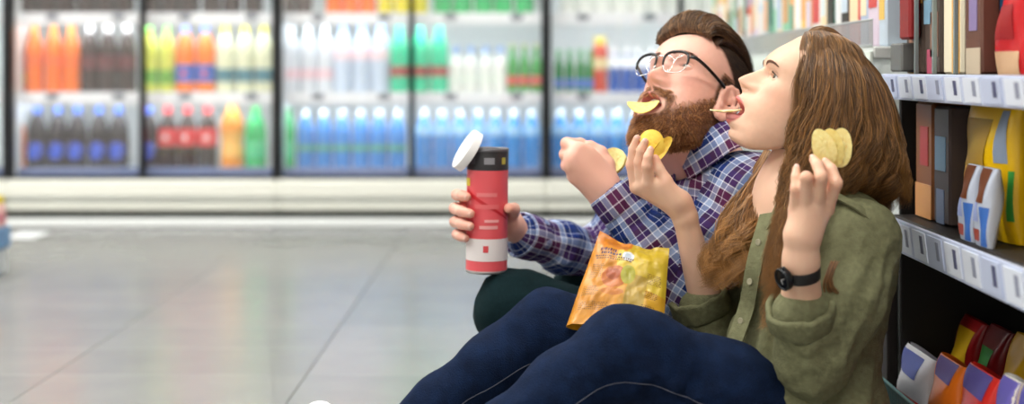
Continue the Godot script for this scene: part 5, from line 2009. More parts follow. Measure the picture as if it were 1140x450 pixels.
func man() -> void:
	var t := thing("person", "bearded man in glasses and plaid shirt, chip between his lips", "person", Vector3.ZERO)
	var skin := lin("e6b3a0")
	var fr := man_frame()
	var S := {
		"full": 0.78, "skin": skin, "lip": lin("c9807c"), "gum": lin("b8665f"), "root": lin("3a2a22"), "hairline": 1, "beard": true, "beard_root": lin("6e4a34"),
		"tab": [
			[126, -10, -20, 3, -15], [123, 25, -48, 36, -14], [116, 46, -68, 54, -12], [107, 61, -80, 64, -10], [97, 73, -88, 70, -8], [84, 82, -93, 74, -6],
			[70, 87, -95, 76, -5], [56, 90, -95, 77, -5], [46, 91.5, -95, 77, -5], [38, 90, -94, 76, -5], [28, 85, -93, 75, -5], [16, 82, -91, 74, -5], [2, 83, -87, 73, -5],
			[-12, 86, -82, 72, -4], [-26, 89, -76, 70, -3], [-40, 91, -68, 68, -2], [-56, 92, -58, 66, 0], [-72, 91.5, -45, 63, 3], [-88, 91, -28, 59, 10], [-102, 90, -8, 54, 22],
			[-115, 88, 12, 46, 34], [-125, 84, 28, 36, 44], [-131, 74, 42, 22, 52], [-133, 60, 50, 3, 54]],
		"nose": [[36, 0, 9], [30, 3.5, 9], [20, 11, 9.5], [10, 20, 10.5], [0, 28, 12], [-8, 33, 13.5], [-13, 33.5, 14], [-18, 30, 14], [-23, 23, 13], [-27, 15, 12], [-31, 7, 11], [-35, 0, 10]],
		"muzzle": [[-22, 0, 24], [-32, 5, 24], [-40, 8, 24], [-48, 8.5, 25], [-58, 5, 26], [-68, 4, 26], [-80, 8, 24], [-90, 8, 23], [-100, 5, 22], [-112, 8, 20], [-122, 8, 18], [-132, 5, 16]],
		"bumps": [[43, 30, 8, 22, 4.0], [29, 33, 11, 16, -9.0], [28, 14, 10, 7, -5.0], [4, 48, 14, 16, 3.5], [-18, 16, 7, 6, 9.0], [-28, 25, 14, 8, -2.0], [-60, 34, 12, 10, 2.0]],
		"eye": {"x": 63.0, "y": 28.0, "z": 33.5, "r": 12.0, "tilt": 0.05, "hw": 13.5, "up": 3.0, "lo": 3.0},
		"mouth": {"yc": -61.0, "hy": 16.0, "hz": 24.0, "drop": -1.0, "deep": 28.0, "upper": 6.5, "lower": 9.0, "roll": 3.5},
		"nostril": Vector2(8.0, -24.5), "nostril_size": Vector2(4.4, 2.8),
		"blush": [[-4.0, 46.0, 24.0, 22.0, 0.42, lin("d98c7c")], [-12.0, 0.0, 12.0, 16.0, 0.42, lin("d98a78")], [60.0, 0.0, 14.0, 40.0, 0.10, lin("e0a084")]],
	}
	var body := MB.new()
	head(body, fr, S)
	# ears
	for sg in [1.0, -1.0]:
		var e := Solid.new()
		e.cell = 0.0021
		var rim := [[2, 2, 1], [5, 13, 3], [3, 25, 6], [-6, 33, 9], [-18, 32, 13], [-27, 22, 16], [-29, 6, 17], [-24, -10, 15], [-16, -22, 11], [-8, -30, 7], [0, -28, 4], [3, -18, 1]]
		var pts := []
		var rad := []
		for q in rim:
			pts.append(fr * (Vector3(2.0 + q[0], -6.0 + q[1], (73.0 + q[2] * 1.15) * sg) * 0.001))
			rad.append(0.0033 if q[1] > -18 else 0.0058)
		e.chain(pts, rad, 0.004)
		for q in [[[2, 0, 0], [-20, 10, 9]], [[2, 12, 0], [-18, 22, 9]], [[2, -10, 0], [-18, -4, 9]], [[2, -20, 0], [-10, -22, 5]], [[2, 20, 2], [-12, 27, 7]]]:
			e.cone(fr * (Vector3(2.0 + q[0][0], -6.0 + q[0][1], (72.0 + q[0][2]) * sg) * 0.001), fr * (Vector3(2.0 + q[1][0], -6.0 + q[1][1], (73.0 + q[1][2]) * sg) * 0.001), 0.006, 0.0045, 0.008)
		var anti := []
		for q in [[-10, 24, 11], [-18, 12, 14.5], [-19, -2, 14.5], [-13, -14, 11], [-6, -18, 8]]:
			anti.append(fr * (Vector3(2.0 + q[0], -6.0 + q[1], (73.0 + q[2]) * sg) * 0.001))
		e.chain(anti, [0.0022, 0.0032, 0.0034, 0.0034, 0.003], 0.005)
		e.cone(fr * (Vector3(5, -12, 76 * sg) * 0.001), fr * (Vector3(1, -13, 80 * sg) * 0.001), 0.005, 0.0034, 0.005)
		e.ball(fr * (Vector3(-7, -6, 89 * sg) * 0.001), 0.0108, 0.004, 0, true)
		e.make()
		e.into(body, lin("eab3a0"))
	var b := Solid.new()
	b.cell = 0.007
	b.cone(fr * Vector3(-0.012, -0.045, 0), Vector3(0.3583, 0.5167, -2.5000), 0.06, 0.062, 0.02)
	b.cone(fr * Vector3(0.03, -0.09, 0), Vector3(0.3293, 0.5273, -2.4700), 0.035, 0.05, 0.03)
	b.cone(Vector3(0.3583, 0.4917, -2.5000), Vector3(0.3669, 0.1193, -2.5600), 0.10, 0.11, 0.03)
	b.cone(Vector3(0.3750, 0.1333, -2.5000), Vector3(0.0000, 0.2839, -2.4500), 0.07, 0.05, 0.02)
	b.cone(Vector3(0.3798, 0.0981, -2.6500), Vector3(0.1519, 0.2787, -2.6800), 0.07, 0.05, 0.02)
	b.make()
	b.into(body, skin)
	# left hand: loose fist, back of the hand to the aisle
	var h := Solid.new()
	h.cell = 0.003
	h.cone(Vector3(0.2880, 0.3402, -2.3350), Vector3(0.1748, 0.4901, -2.3620), 0.038, 0.0245, 0.012)
	h.cone(Vector3(0.2755, 0.3339, -2.3350), Vector3(0.1590, 0.4901, -2.3620), 0.034, 0.0235, 0.012)
	h.cone(Vector3(0.1749, 0.4869, -2.3630), Vector3(0.1575, 0.5153, -2.3620), 0.0235, 0.0225, 0.015)
	h.cone(Vector3(0.1591, 0.4869, -2.3630), Vector3(0.1417, 0.5121, -2.3620), 0.0225, 0.0205, 0.015)
	var wrist := Vector3(0.1527, 0.5121, -2.3620)
	h.cone(Vector3(0.1577, 0.5166, -2.3650), Vector3(0.1082, 0.5804, -2.3520), 0.022, 0.0145, 0.015)
	h.cone(Vector3(0.1542, 0.5155, -2.3600), Vector3(0.0985, 0.5668, -2.3450), 0.022, 0.0145, 0.015)
	h.cone(Vector3(0.1479, 0.5123, -2.3600), Vector3(0.0954, 0.5526, -2.3470), 0.021, 0.0138, 0.015)
	h.cone(Vector3(0.1417, 0.5106, -2.3620), Vector3(0.1036, 0.5332, -2.3550), 0.019, 0.013, 0.015)
	var fingers := [
		[[Vector3(0.1082, 0.5804, -2.3520), Vector3(0.0887, 0.5902, -2.3750), Vector3(0.1136, 0.5888, -2.4000), Vector3(0.1331, 0.5805, -2.4050)], [0.0130, 0.0108, 0.0098, 0.0086]],
		[[Vector3(0.0985, 0.5668, -2.3450), Vector3(0.0865, 0.5709, -2.3800), Vector3(0.1173, 0.5690, -2.4100), Vector3(0.1411, 0.5645, -2.4050)], [0.0130, 0.0108, 0.0098, 0.0086]],
		[[Vector3(0.0954, 0.5526, -2.3470), Vector3(0.0890, 0.5515, -2.3850), Vector3(0.1202, 0.5468, -2.4050), Vector3(0.1389, 0.5444, -2.3950)], [0.0125, 0.0104, 0.0094, 0.0084]],
		[[Vector3(0.1036, 0.5332, -2.3550), Vector3(0.0986, 0.5324, -2.3850), Vector3(0.1200, 0.5264, -2.4000), Vector3(0.1354, 0.5256, -2.3900)], [0.0115, 0.0092, 0.0084, 0.0076]],
		[[Vector3(0.1599, 0.5268, -2.3750), Vector3(0.1606, 0.5531, -2.3850), Vector3(0.1498, 0.5734, -2.3900), Vector3(0.1308, 0.5860, -2.3920)], [0.0165, 0.0132, 0.0115, 0.0096]],
	]
	for q in fingers:
		h.chain(q[0], q[1], 0.005)
	# fleshy edge between thumb and fore finger
	h.cone(Vector3(0.1533, 0.5430, -2.3700), Vector3(0.1260, 0.5720, -2.3620), 0.016, 0.0135, 0.018)
	h.make()
	h.into(body, skin)
	tint_hand(body, h.verts.size(), fingers, skin)
	# right hand round the can
	h = Solid.new()
	h.cell = 0.003
	h.cone(Vector3(0.1513, 0.3462, -2.6700), Vector3(0.0170, 0.4078, -2.5450), 0.036, 0.026, 0.012)
	h.cone(Vector3(0.0170, 0.4078, -2.5450), Vector3(-0.0151, 0.4283, -2.5150), 0.025, 0.024, 0.012)
	var mc := [[Vector3(-0.0568, 0.4726, -2.5070), 0.0125], [Vector3(-0.0620, 0.4554, -2.5120), 0.0125], [Vector3(-0.0620, 0.4369, -2.5130), 0.012], [Vector3(-0.0568, 0.4207, -2.5080), 0.011]]
	for q in mc:
		h.cone(Vector3(-0.0151, 0.4316, -2.5150), q[0], 0.021, q[1], 0.015)
	fingers = [
		[[mc[0][0], Vector3(-0.0966, 0.4853, -2.4970), Vector3(-0.1092, 0.4918, -2.4630), Vector3(-0.0987, 0.4934, -2.4280), Vector3(-0.0895, 0.4919, -2.4180)], [0.0118, 0.0108, 0.0098, 0.0094, 0.0084]],
		[[mc[1][0], Vector3(-0.1001, 0.4630, -2.5030), Vector3(-0.1134, 0.4669, -2.4650), Vector3(-0.1002, 0.4664, -2.4230), Vector3(-0.0827, 0.4630, -2.4090)], [0.0118, 0.0110, 0.0100, 0.0096, 0.0086]],
		[[mc[2][0], Vector3(-0.1001, 0.4397, -2.5030), Vector3(-0.1126, 0.4423, -2.4650), Vector3(-0.0993, 0.4430, -2.4230), Vector3(-0.0835, 0.4406, -2.4090)], [0.0115, 0.0106, 0.0098, 0.0094, 0.0084]],
		[[mc[3][0], Vector3(-0.0966, 0.4187, -2.4970), Vector3(-0.1092, 0.4195, -2.4630), Vector3(-0.1004, 0.4195, -2.4300), Vector3(-0.0920, 0.4175, -2.4200)], [0.0105, 0.0096, 0.0088, 0.0084, 0.0076]],
		[[Vector3(-0.0218, 0.4422, -2.5100), Vector3(-0.0066, 0.4588, -2.4800), Vector3(-0.0049, 0.4673, -2.4450), Vector3(-0.0137, 0.4710, -2.4250)], [0.016, 0.0125, 0.0112, 0.0095]],
	]
	for q in fingers:
		h.chain(q[0], q[1], 0.004)
	h.make()
	h.into(body, skin)
	for k in 4:
		var q: Array = fingers[k][0]
		fingers[k][0] = [q[0], q[2], q[3], q[4]]
		fingers[k][1] = [fingers[k][1][0], fingers[k][1][2], fingers[k][1][3], fingers[k][1][4]]
	tint_hand(body, h.verts.size(), fingers, skin)
	for k in 4:
		var q: Array = fingers[k][0]
		var dir: Vector3 = (q[3] - q[2]).normalized()
		var toward := Vector3(-0.45, 0.1, 1)
		toward = (toward - dir * toward.dot(dir)).normalized()
		nail(body, q[3] + toward * (fingers[k][1][3] * 0.95), dir, toward, 0.0052, 0.0058, lin("e8b8a8"))
	part(t, "body", body.mesh(), skin_mat(0.45))
	eyes(t, fr, S, lin("4a5a52"), Vector3(1, 0.25, -0.1))
	# upper teeth and tongue
	var m := MB.new()
	var arc := PackedVector3Array()
	for j in 5:
		for i in 15:
			var a := (i - 7) / 7.0 * 1.15
			var yy := -46.0 - j * 1.5
			arc.append(fr * (Vector3(63.0 + 22.0 * cos(a) + 0.8 * sin(i * PI), yy, 21.0 * sin(a)) * 0.001))
	m.sheet(arc, 15, 5, 0.003)
	part(t, "teeth", m.mesh(), mat(hexc("e6ddcc"), 0.25))
	var tg := Solid.new()
	tg.cell = 0.003
	for zz in [-0.01, 0.0, 0.01]:
		tg.cone(fr * Vector3(0.05, -0.074, zz), fr * Vector3(0.085, -0.076, zz), 0.01, 0.007, 0.008)
	tg.make()
	m = MB.new()
	tg.into(m, lin("c87878"))
	part(t, "tongue", m.mesh(), tinted(0.3))
	man_hair(t, fr, S)
	man_glasses(t, fr)
	man_clothes(t)

func man_hair(t: Node3D, fr: Transform3D, S: Dictionary) -> void:
	var g := RandomNumberGenerator.new()
	g.seed = 41
	# hair swept up and back
	var mb := MB.new()
	var cols := [lin("6e4f34"), lin("856242"), lin("58402b"), lin("9a744e"), lin("4a3424")]
	var skull := PackedVector3Array([Vector3(-0.003, 0.035, 0), Vector3(0.092, 0.092, 0.078)])
	var guides := []
	for k in 11:
		var sv := lerpf(-1.0, 1.0, k / 10.0)
		var az := absf(sv)
		var z := 60.0 * sv
		var root := Vector3(72.0 - 16.0 * az * az, 103.0 - 12.0 * az * az, z)
		var low := 34.0 * az * az * az
		guides.append([fr * (root * 0.001), fr * (Vector3(root.x + 11.0, root.y + 19.0 * (1.0 - 0.55 * az), z * 1.03) * 0.001), fr * (Vector3(72.0 - 14.0 * az, 144.0 - low, 66.0 * sv) * 0.001), fr * (Vector3(34.0, 150.0 - low, 74.0 * sv) * 0.001), fr * (Vector3(-15.0, 144.0 - low, 80.0 * sv) * 0.001), fr * (Vector3(-58.0, 124.0 - low, 74.0 * sv) * 0.001), fr * (Vector3(-90.0, 90.0 - low * 0.5, 60.0 * sv) * 0.001)])
	var up := (fr.basis * Vector3(0.2, 1, 0)).normalized()
	hair_sheet(mb, guides, 3400, 0.016, 0.0022, 0.00065, cols, 43, 12, 0.004, up, fr, skull)
	# second layer starting further back
	var g2 := []
	for k in 9:
		var z := lerpf(-66.0, 66.0, k / 8.0)
		var az := absf(z) / 66.0
		var low := 30.0 * az * az * az
		g2.append([fr * (Vector3(50.0, 110.0 - low, z * 1.05) * 0.001), fr * (Vector3(38.0, 128.0 - low, z * 1.1) * 0.001), fr * (Vector3(0.0, 132.0 - low, z * 1.18) * 0.001), fr * (Vector3(-45.0, 121.0 - low, z * 1.12) * 0.001), fr * (Vector3(-82.0, 92.0 - low * 0.5, z) * 0.001), fr * (Vector3(-98.0, 58.0, z * 0.92) * 0.001)])
	hair_sheet(mb, g2, 2000, 0.010, 0.0014, 0.0008, [lin("4a3122"), lin("5f4028"), lin("3a261a"), lin("6b492f"), lin("2e1e16")], 47, 10, 0.003, up, fr, skull)
	# short sides
	for k in 9000:
		var y := g.randf_range(-30.0, 100.0)
		var th := g.randf_range(0.55, 3.1) * (1.0 if g.randf() < 0.8 else -1.0)
		var p := head_pt(S, y, th)
		if scalp_line(S, p.x, p.y, p.z) < 0.5:
			continue
		var n := Vector3(p.x * 0.5, 0.0, p.z).normalized()
		var l := lerpf(3.0, 16.0, ss(20.0, 95.0, y))
		var d := (n * 0.55 + Vector3(-0.75, -0.55, 0)).normalized() * l
		var q := p + n * 0.6
		var c: Color = [lin("33241c"), lin("2a1c16"), lin("47321f")][k % 3]
		strand(mb, PackedVector3Array([fr * (p * 0.001), fr * ((q + d * 0.5 + n * 0.8) * 0.001), fr * ((q + d) * 0.001)]), 0.00045, c, c)
	part(t, "hair", mb.mesh(), hair_mat())
	# beard and moustache
	var bd := MB.new()
	var bc := [lin("9c683e"), lin("b87c4a"), lin("7d5032"), lin("d09a62"), lin("8c5c38")]
	var f := noise(0.05, 9, 2)
	for k in 20000:
		var y := g.randf_range(-133.0, 45.0)
		var th := g.randf_range(-1.9, 1.9)
		var p := head_pt(S, y, th)
		var w := beard_at(p.x, p.y, p.z)
		if g.randf() > w:
			continue
		var n := Vector3((p.x - 20.0) * 0.9, (p.y + 60.0) * 0.5, p.z * 1.2).normalized()
		var low := ss(-45.0, -120.0, y)
		var l := lerpf(5.0, 12.0, low) * g.randf_range(0.7, 1.25)
		var mo := 1.0 if (y > -54.0 and absf(p.z) < 34.0 and p.x > 80.0) else 0.0
		if mo > 0.5:
			l = 8.0
		var d := (n * lerpf(0.45, 0.8, low) + Vector3(-0.15 + 0.3 * low, -0.75, 0.0) + Vector3(g.randf_range(-0.3, 0.3), g.randf_range(-0.3, 0.3), g.randf_range(-0.3, 0.3))).normalized()
		if mo > 0.5:
			d = Vector3(0.15, -0.55, signf(p.z) * 0.85).normalized()
		var curl := Vector3(f.get_noise_3d(p.x, p.y, p.z), f.get_noise_3d(p.y, p.z, p.x), f.get_noise_3d(p.z, p.x, p.y)) * 3.0
		var c: Color = bc[g.randi() % 5]
		if p.x < 30.0:
			c = c.lerp(lin("5a3826"), ss(30.0, 0.0, p.x) * 0.7)
		strand(bd, PackedVector3Array([fr * (p * 0.001), fr * ((p + d * l * 0.4 + n * 1.2 + curl * 0.4) * 0.001), fr * ((p + d * l * 0.75 + n * 0.8 + curl * 0.8) * 0.001), fr * ((p + d * l + curl) * 0.001)]), 0.00042, c, c)
	part(t, "beard", bd.mesh(), hair_mat())
	for sgn in [1.0, -1.0]:
		var br := MB.new()
		for k in 190:
			var ff := g.randf()
			var zz := lerpf(14.0, 52.0, ff)
			var yy := 44.5 + 5.0 * sin(ff * 2.4) - 3.0 * ff * ff + g.randf_range(-3.0, 3.0) * (1.0 - 0.5 * ff)
			var p := Vector3(face_x(S, yy, zz) + 0.7, yy, zz * sgn)
			var d := Vector3(-1.5 * ff, 3.0 - 4.0 * ff, 5.0 * sgn)
			strand(br, PackedVector3Array([fr * (p * 0.001), fr * ((p + d * 0.5 + Vector3(0.8, 0, 0)) * 0.001), fr * ((p + d) * 0.001)]), 0.00045, lin("5f3f2b"), lin("5f3f2b"))
		part(t, "eyebrow", br.mesh(), hair_mat())

func man_glasses(t: Node3D, fr: Transform3D) -> void:
	var g := Node3D.new()
	g.name = "eyeglasses"
	t.add_child(g, true)
	var black := mat(hexc("101113"), 0.2)
	var silver := mat(hexc("d5d8da"), 0.2, 0.9)
	var glass := mat(Color(1, 1, 1, 0.04), 0.02)
	glass.transparency = BaseMaterial3D.TRANSPARENCY_ALPHA
	var cy := 18.5
	for sg in [1.0, -1.0]:
		# rim outline: rounded, wider at the top
		var ring := []
		for i in 40:
			var a := TAU * i / 40.0
			var ca := cos(a)
			var sa := sin(a)
			var hx := 25.0 * signf(ca) * pow(absf(ca), 0.72) * (1.0 + 0.07 * sa)
			var hy := 20.0 * signf(sa) * pow(absf(sa), 0.78)
			# front of the glasses bows round the face
			var z := 33.5 + hx
			ring.append(Vector3(103.0 - z * z * 0.0022 + hy * 0.10, cy + hy, z * sg))
		var P := PackedVector3Array()
		var R := PackedFloat32Array()
		for i in 41:
			P.append(fr * (ring[i % 40] * 0.001)); R.append(0.0008)
		var m := MB.new()
		m.tube(P, R, 6, 1.0, Vector3.ZERO, false)
		part(g, "rim", m.mesh(), silver)
		# brow bar over the upper part of the rim
		P = PackedVector3Array(); R = PackedFloat32Array()
		for i in range(-1, 22):
			var q: Vector3 = ring[(i + 40) % 40]
			P.append(fr * ((q + Vector3(0.6, 0.8, 0)) * 0.001))
			R.append(0.0028 * (0.7 + 0.3 * sin(PI * (i + 1) / 22.0)))
		m = MB.new()
		m.tube(P, R, 8)
		part(g, "brow_bar", m.mesh(), black)
		# lens, gently domed
		var L := PackedVector3Array()
		for j in 7:
			for i in 40:
				var q: Vector3 = ring[i]
				var c := Vector3(103.0 - 33.5 * 33.5 * 0.0022, cy, 33.5 * sg)
				var f := j / 6.0
				var p := c.lerp(q, f)
				p.x += 1.6 * (1.0 - f * f)
				L.append(fr * (p * 0.001))
		m = MB.new()
		m.grid(L, 40, 7, true, 0)
		var outd := fr.basis * Vector3(1, 0, 0)
		if m.n[40].dot(outd) < 0.0:
			for i in m.n.size(): m.n[i] = -m.n[i]
			for i in range(0, m.ix.size(), 3):
				var q := m.ix[i + 1]
				m.ix[i + 1] = m.ix[i + 2]
				m.ix[i + 2] = q
		part(g, "lens", m.mesh(), glass)
		# temple
		m = MB.new()
		var tp := spline([fr * (Vector3(96, cy + 12, 60 * sg) * 0.001), fr * (Vector3(86, cy + 12, 69 * sg) * 0.001), fr * (Vector3(60, cy + 8, 76 * sg) * 0.001), fr * (Vector3(25, cy + 2, 80 * sg) * 0.001), fr * (Vector3(2, cy - 3, 80 * sg) * 0.001), fr * (Vector3(-14, cy - 14, 80 * sg) * 0.001), fr * (Vector3(-22, cy - 30, 79 * sg) * 0.001)], 26)
		var tr := PackedFloat32Array()
		for i in tp.size():
			tr.append(0.0034)
		m.tube(tp, tr, 8, 0.55, fr.basis * Vector3(0, 0, 1))
		part(g, "temple", m.mesh(), black)
		m = MB.new()
		m.box(Vector3.ZERO, Vector3(0.004, 0.0016, 0.0016), 0.0004)
		var hd := part(g, "hinge_stud", m.mesh(), silver)
		hd.position = fr * (Vector3(99, cy + 13, 57 * sg) * 0.001)
	var m := MB.new()
	var bp := spline([fr * (Vector3(103, cy + 10, 9) * 0.001), fr * (Vector3(105.5, cy + 13, 4) * 0.001), fr * (Vector3(106, cy + 13.5, 0) * 0.001), fr * (Vector3(105.5, cy + 13, -4) * 0.001), fr * (Vector3(103, cy + 10, -9) * 0.001)], 12)
	var rr := PackedFloat32Array()
	for i in bp.size(): rr.append(0.0013)
	m.tube(bp, rr, 7)
	part(g, "bridge", m.mesh(), silver)

func plaid_tex() -> ImageTexture:
	var w := 320
	var line := []
	# one repeat of the stripes: navy, white pin line, slate, plum, white line, pale grey
	var seq := [["1d3270", 40], ["c8d0e0", 5], ["182a62", 36], ["dde2ec", 7], ["8fa2c8", 30], ["dde2ec", 7], ["5a2a4e", 40], ["d9cfdc", 5], ["4c2344", 36], ["dde2ec", 7], ["93a5c6", 33], ["dde2ec", 7], ["1d3270", 30], ["b8c2d8", 5]]
	for q in seq:
		for i in q[1]:
			line.append(lin(q[0]))
	while line.size() < w:
		line.append(lin("1f2d55"))
	var im := Image.create(w, w, false, Image.FORMAT_RGB8)
	for y in w:
		for x in w:
			var a: Color = line[x]
			var b: Color = line[y]
			var tw := 0.5 + (0.16 if (x + y) % 4 < 2 else -0.16)
			im.set_pixel(x, y, a.lerp(b, tw).linear_to_srgb())
	return ImageTexture.create_from_image(im)

func man_clothes(t: Node3D) -> void:
	var plaid := mat(Color.WHITE, 0.85)
	plaid.albedo_texture = plaid_tex()
	plaid.metallic_specular = 0.25
	var sl := Vector3(0.4103, 0.5047, -2.3400)
	var sr := Vector3(0.2587, 0.4595, -2.6400)
	var el := Vector3(0.2958, 0.3308, -2.3350)
	var wl := Vector3(0.1685, 0.4995, -2.3620)
	var er := Vector3(0.1662, 0.3448, -2.6800)
	var wrr := Vector3(0.0136, 0.4078, -2.5450)
	var s := Solid.new()
	s.cell = 0.0066
	s.noise = noise(1.0, 66, 3)
	s.noise_amp = 0.006
	s.noise_basis = Basis(Vector3(0, 0, 1), -0.6)
	s.noise_scale = Vector3(12, 30, 14)
	s.cone(sl.lerp(sr, 0.12), sl.lerp(sr, 0.88), 0.065, 0.065, 0.04)
	s.cone(Vector3(0.3953, 0.4506, -2.4200), Vector3(0.3720, 0.1546, -2.4800), 0.105, 0.12, 0.05)
	s.cone(Vector3(0.3243, 0.4265, -2.5600), Vector3(0.3380, 0.1272, -2.6000), 0.10, 0.12, 0.05)
	s.cone(Vector3(0.3022, 0.4554, -2.4500), Vector3(0.2964, 0.3050, -2.4700), 0.07, 0.08, 0.05)
	s.cone(Vector3(0.3500, 0.5083, -2.5000), Vector3(0.3500, 0.4667, -2.5000), 0.075, 0.09, 0.04)
	s.chain([sl.lerp(sr, 0.1), sl, sl.lerp(el, 0.5), el], [0.055, 0.062, 0.058, 0.053], 0.035)
	s.chain([el, el.lerp(wl, 0.5), el.lerp(wl, 0.93)], [0.053, 0.047, 0.040], 0.025)
	s.chain([sr, sr.lerp(er, 0.5), er], [0.06, 0.056, 0.052], 0.035)
	s.chain([er, er.lerp(wrr, 0.5), er.lerp(wrr, 0.97)], [0.052, 0.046, 0.040], 0.025)
	s.folds([[Vector3(0.1983, 0.4630, -2.3800), Vector3(0.2380, 0.4281, -2.3800), Vector3(0.2650, 0.3805, -2.3800)], [Vector3(0.2205, 0.4693, -2.3800), Vector3(0.2697, 0.4376, -2.3800), Vector3(0.2935, 0.3868, -2.3800)], [Vector3(0.3253, 0.5074, -2.3800), Vector3(0.3189, 0.4471, -2.3800), Vector3(0.3031, 0.3678, -2.3800)], [Vector3(0.3570, 0.5106, -2.3800), Vector3(0.3665, 0.4312, -2.3800), Vector3(0.3570, 0.3440, -2.3800)], [Vector3(0.3887, 0.5185, -2.3800), Vector3(0.3919, 0.4471, -2.3800), Vector3(0.3856, 0.3678, -2.3800)], [Vector3(0.1825, 0.4471, -2.3800), Vector3(0.2174, 0.3995, -2.3800), Vector3(0.2539, 0.3487, -2.3800)]], 0.0085, 0.012, 0.0035)
	s.folds([[Vector3(0.1135, 0.4056, -2.6200), Vector3(0.1415, 0.3742, -2.6200), Vector3(0.1310, 0.3357, -2.6200)], [Vector3(0.0576, 0.3986, -2.6200), Vector3(0.0873, 0.3602, -2.6200), Vector3(0.0996, 0.3322, -2.6200)], [Vector3(0.0175, 0.3986, -2.6200), Vector3(0.0437, 0.3637, -2.6200), Vector3(0.0507, 0.3357, -2.6200)], [Vector3(0.1397, 0.4196, -2.6200), Vector3(0.1694, 0.3986, -2.6200), Vector3(0.1834, 0.3672, -2.6200)]], 0.0085, 0.012, 0.0035)
	s.make()
	var bones := [
		{"a": Vector3(0.3641, 0.1070, -2.5400), "b": Vector3(0.3500, 0.5333, -2.5000), "r": 0.14, "ref": Vector3(-0.4, 0, -0.9), "off": 0.0},
		{"a": sl, "b": el, "r": 0.058, "ref": Vector3(0, 0, -1), "off": 0.11},
		{"a": el, "b": wl, "r": 0.047, "ref": Vector3(0, 0, -1), "off": 0.05},
		{"a": sr, "b": er, "r": 0.056, "ref": Vector3(0, 0, -1), "off": 0.02},
		{"a": er, "b": wrr, "r": 0.046, "ref": Vector3(0, 0, -1), "off": 0.17},
	]
	var mb := MB.new()
	s.into_woven(mb, bones, 10.4)
	part(t, "shirt", mb.mesh(), plaid)
	# cuffs
	for q in [[el.lerp(wl, 0.84), el.lerp(wl, 1.05), 0.041, 0.0], [er.lerp(wrr, 0.84), er.lerp(wrr, 1.04), 0.041, 0.4]]:
		var m := MB.new()
		var ax: Vector3 = q[1] - q[0]
		var u := Vector3(0, 0, -1)
		u = (u - ax.normalized() * u.dot(ax.normalized())).normalized()
		var w := ax.normalized().cross(u)
		var P := PackedVector3Array()
		var prof := [[0.0, 0.98], [0.02, 1.05], [0.5, 1.07], [0.94, 1.06], [1.0, 1.0], [0.95, 0.92], [0.4, 0.88]]
		for r in prof.size():
			for i in 44:
				var a := TAU * i / 44.0
				var wob := 1.0 + 0.04 * sin(a * 3.0 + q[3] * 9.0)
				P.append(q[0] + ax * prof[r][0] + (u * cos(a) + w * sin(a)) * q[2] * prof[r][1] * wob)
		m.grid(P, 44, prof.size(), true, 0, 3.0, 0.75)
		part(t, "cuff", m.mesh(), plaid)
	# collar: near flap and far flap
	for q in [
		[[Vector3(0.2822, 0.5693, -2.4050), Vector3(0.3167, 0.5981, -2.3750), Vector3(0.3539, 0.6252, -2.3700), Vector3(0.3872, 0.6403, -2.3900)], [Vector3(0.3053, 0.5260, -2.3850), Vector3(0.3385, 0.5546, -2.3400), Vector3(0.3758, 0.5839, -2.3200), Vector3(0.4165, 0.5952, -2.3400)]],
		[[Vector3(0.2828, 0.5690, -2.4100), Vector3(0.2739, 0.5560, -2.4600), Vector3(0.2738, 0.5520, -2.5200), Vector3(0.2872, 0.5583, -2.5800)], [Vector3(0.2838, 0.5148, -2.4050), Vector3(0.2613, 0.5126, -2.4500), Vector3(0.2470, 0.5100, -2.5200), Vector3(0.2528, 0.5188, -2.5800)]]]:
		var inner := spline(q[0], 14)
		var outer := spline(q[1], 14)
		var P := PackedVector3Array()
		for j in 15:
			for i in 6:
				var f := i / 5.0
				P.append(inner[j].lerp(outer[j], f) + Vector3(-0.002, 0.006, 0.008) * sin(PI * f))
		var m := MB.new()
		m.sheet(P, 6, 15, 0.003, 0.55, 1.6)
		part(t, "collar", m.mesh(), plaid)
	# trousers
	var dark := mat(hexc("14282c"), 0.9)
	dark.metallic_specular = 0.2
	dark.albedo_texture = noise_image(256, 61, 0.06, hexc("c8c8c8"), hexc("ffffff"), 3)
	dark.uv1_triplanar = true
	dark.uv1_scale = Vector3(8, 8, 8)
	var j := Solid.new()
	j.cell = 0.008
	j.noise = noise(1.0, 81, 2)
	j.noise_amp = 0.006
	j.noise_scale = Vector3(14, 14, 14)
	j.chain([Vector3(0.3690, 0.1460, -2.4600), Vector3(0.1878, 0.2104, -2.4500), Vector3(-0.0016, 0.2823, -2.4500)], [0.10, 0.088, 0.074], 0.04)
	j.chain([Vector3(-0.0016, 0.2823, -2.4500), Vector3(0.0405, 0.1822, -2.4300), Vector3(0.1049, 0.0876, -2.4200)], [0.068, 0.062, 0.05], 0.03)
	j.chain([Vector3(0.3724, 0.0993, -2.6600), Vector3(0.1519, 0.2733, -2.6800)], [0.10, 0.078], 0.04)
	j.chain([Vector3(0.1519, 0.2733, -2.6800), Vector3(0.0810, 0.1584, -2.7000), Vector3(0.0000, 0.0364, -2.7200)], [0.074, 0.064, 0.048], 0.03)
	j.cone(Vector3(0.3705, 0.1404, -2.4700), Vector3(0.3784, 0.1005, -2.6400), 0.115, 0.115, 0.04)
	j.make()
	mb = MB.new()
	j.into(mb, Color.WHITE)
	part(t, "trousers", mb.mesh(), dark)
	# shoes, dark, hidden behind the woman's legs
	var shoe := mat(hexc("26282a"), 0.6)
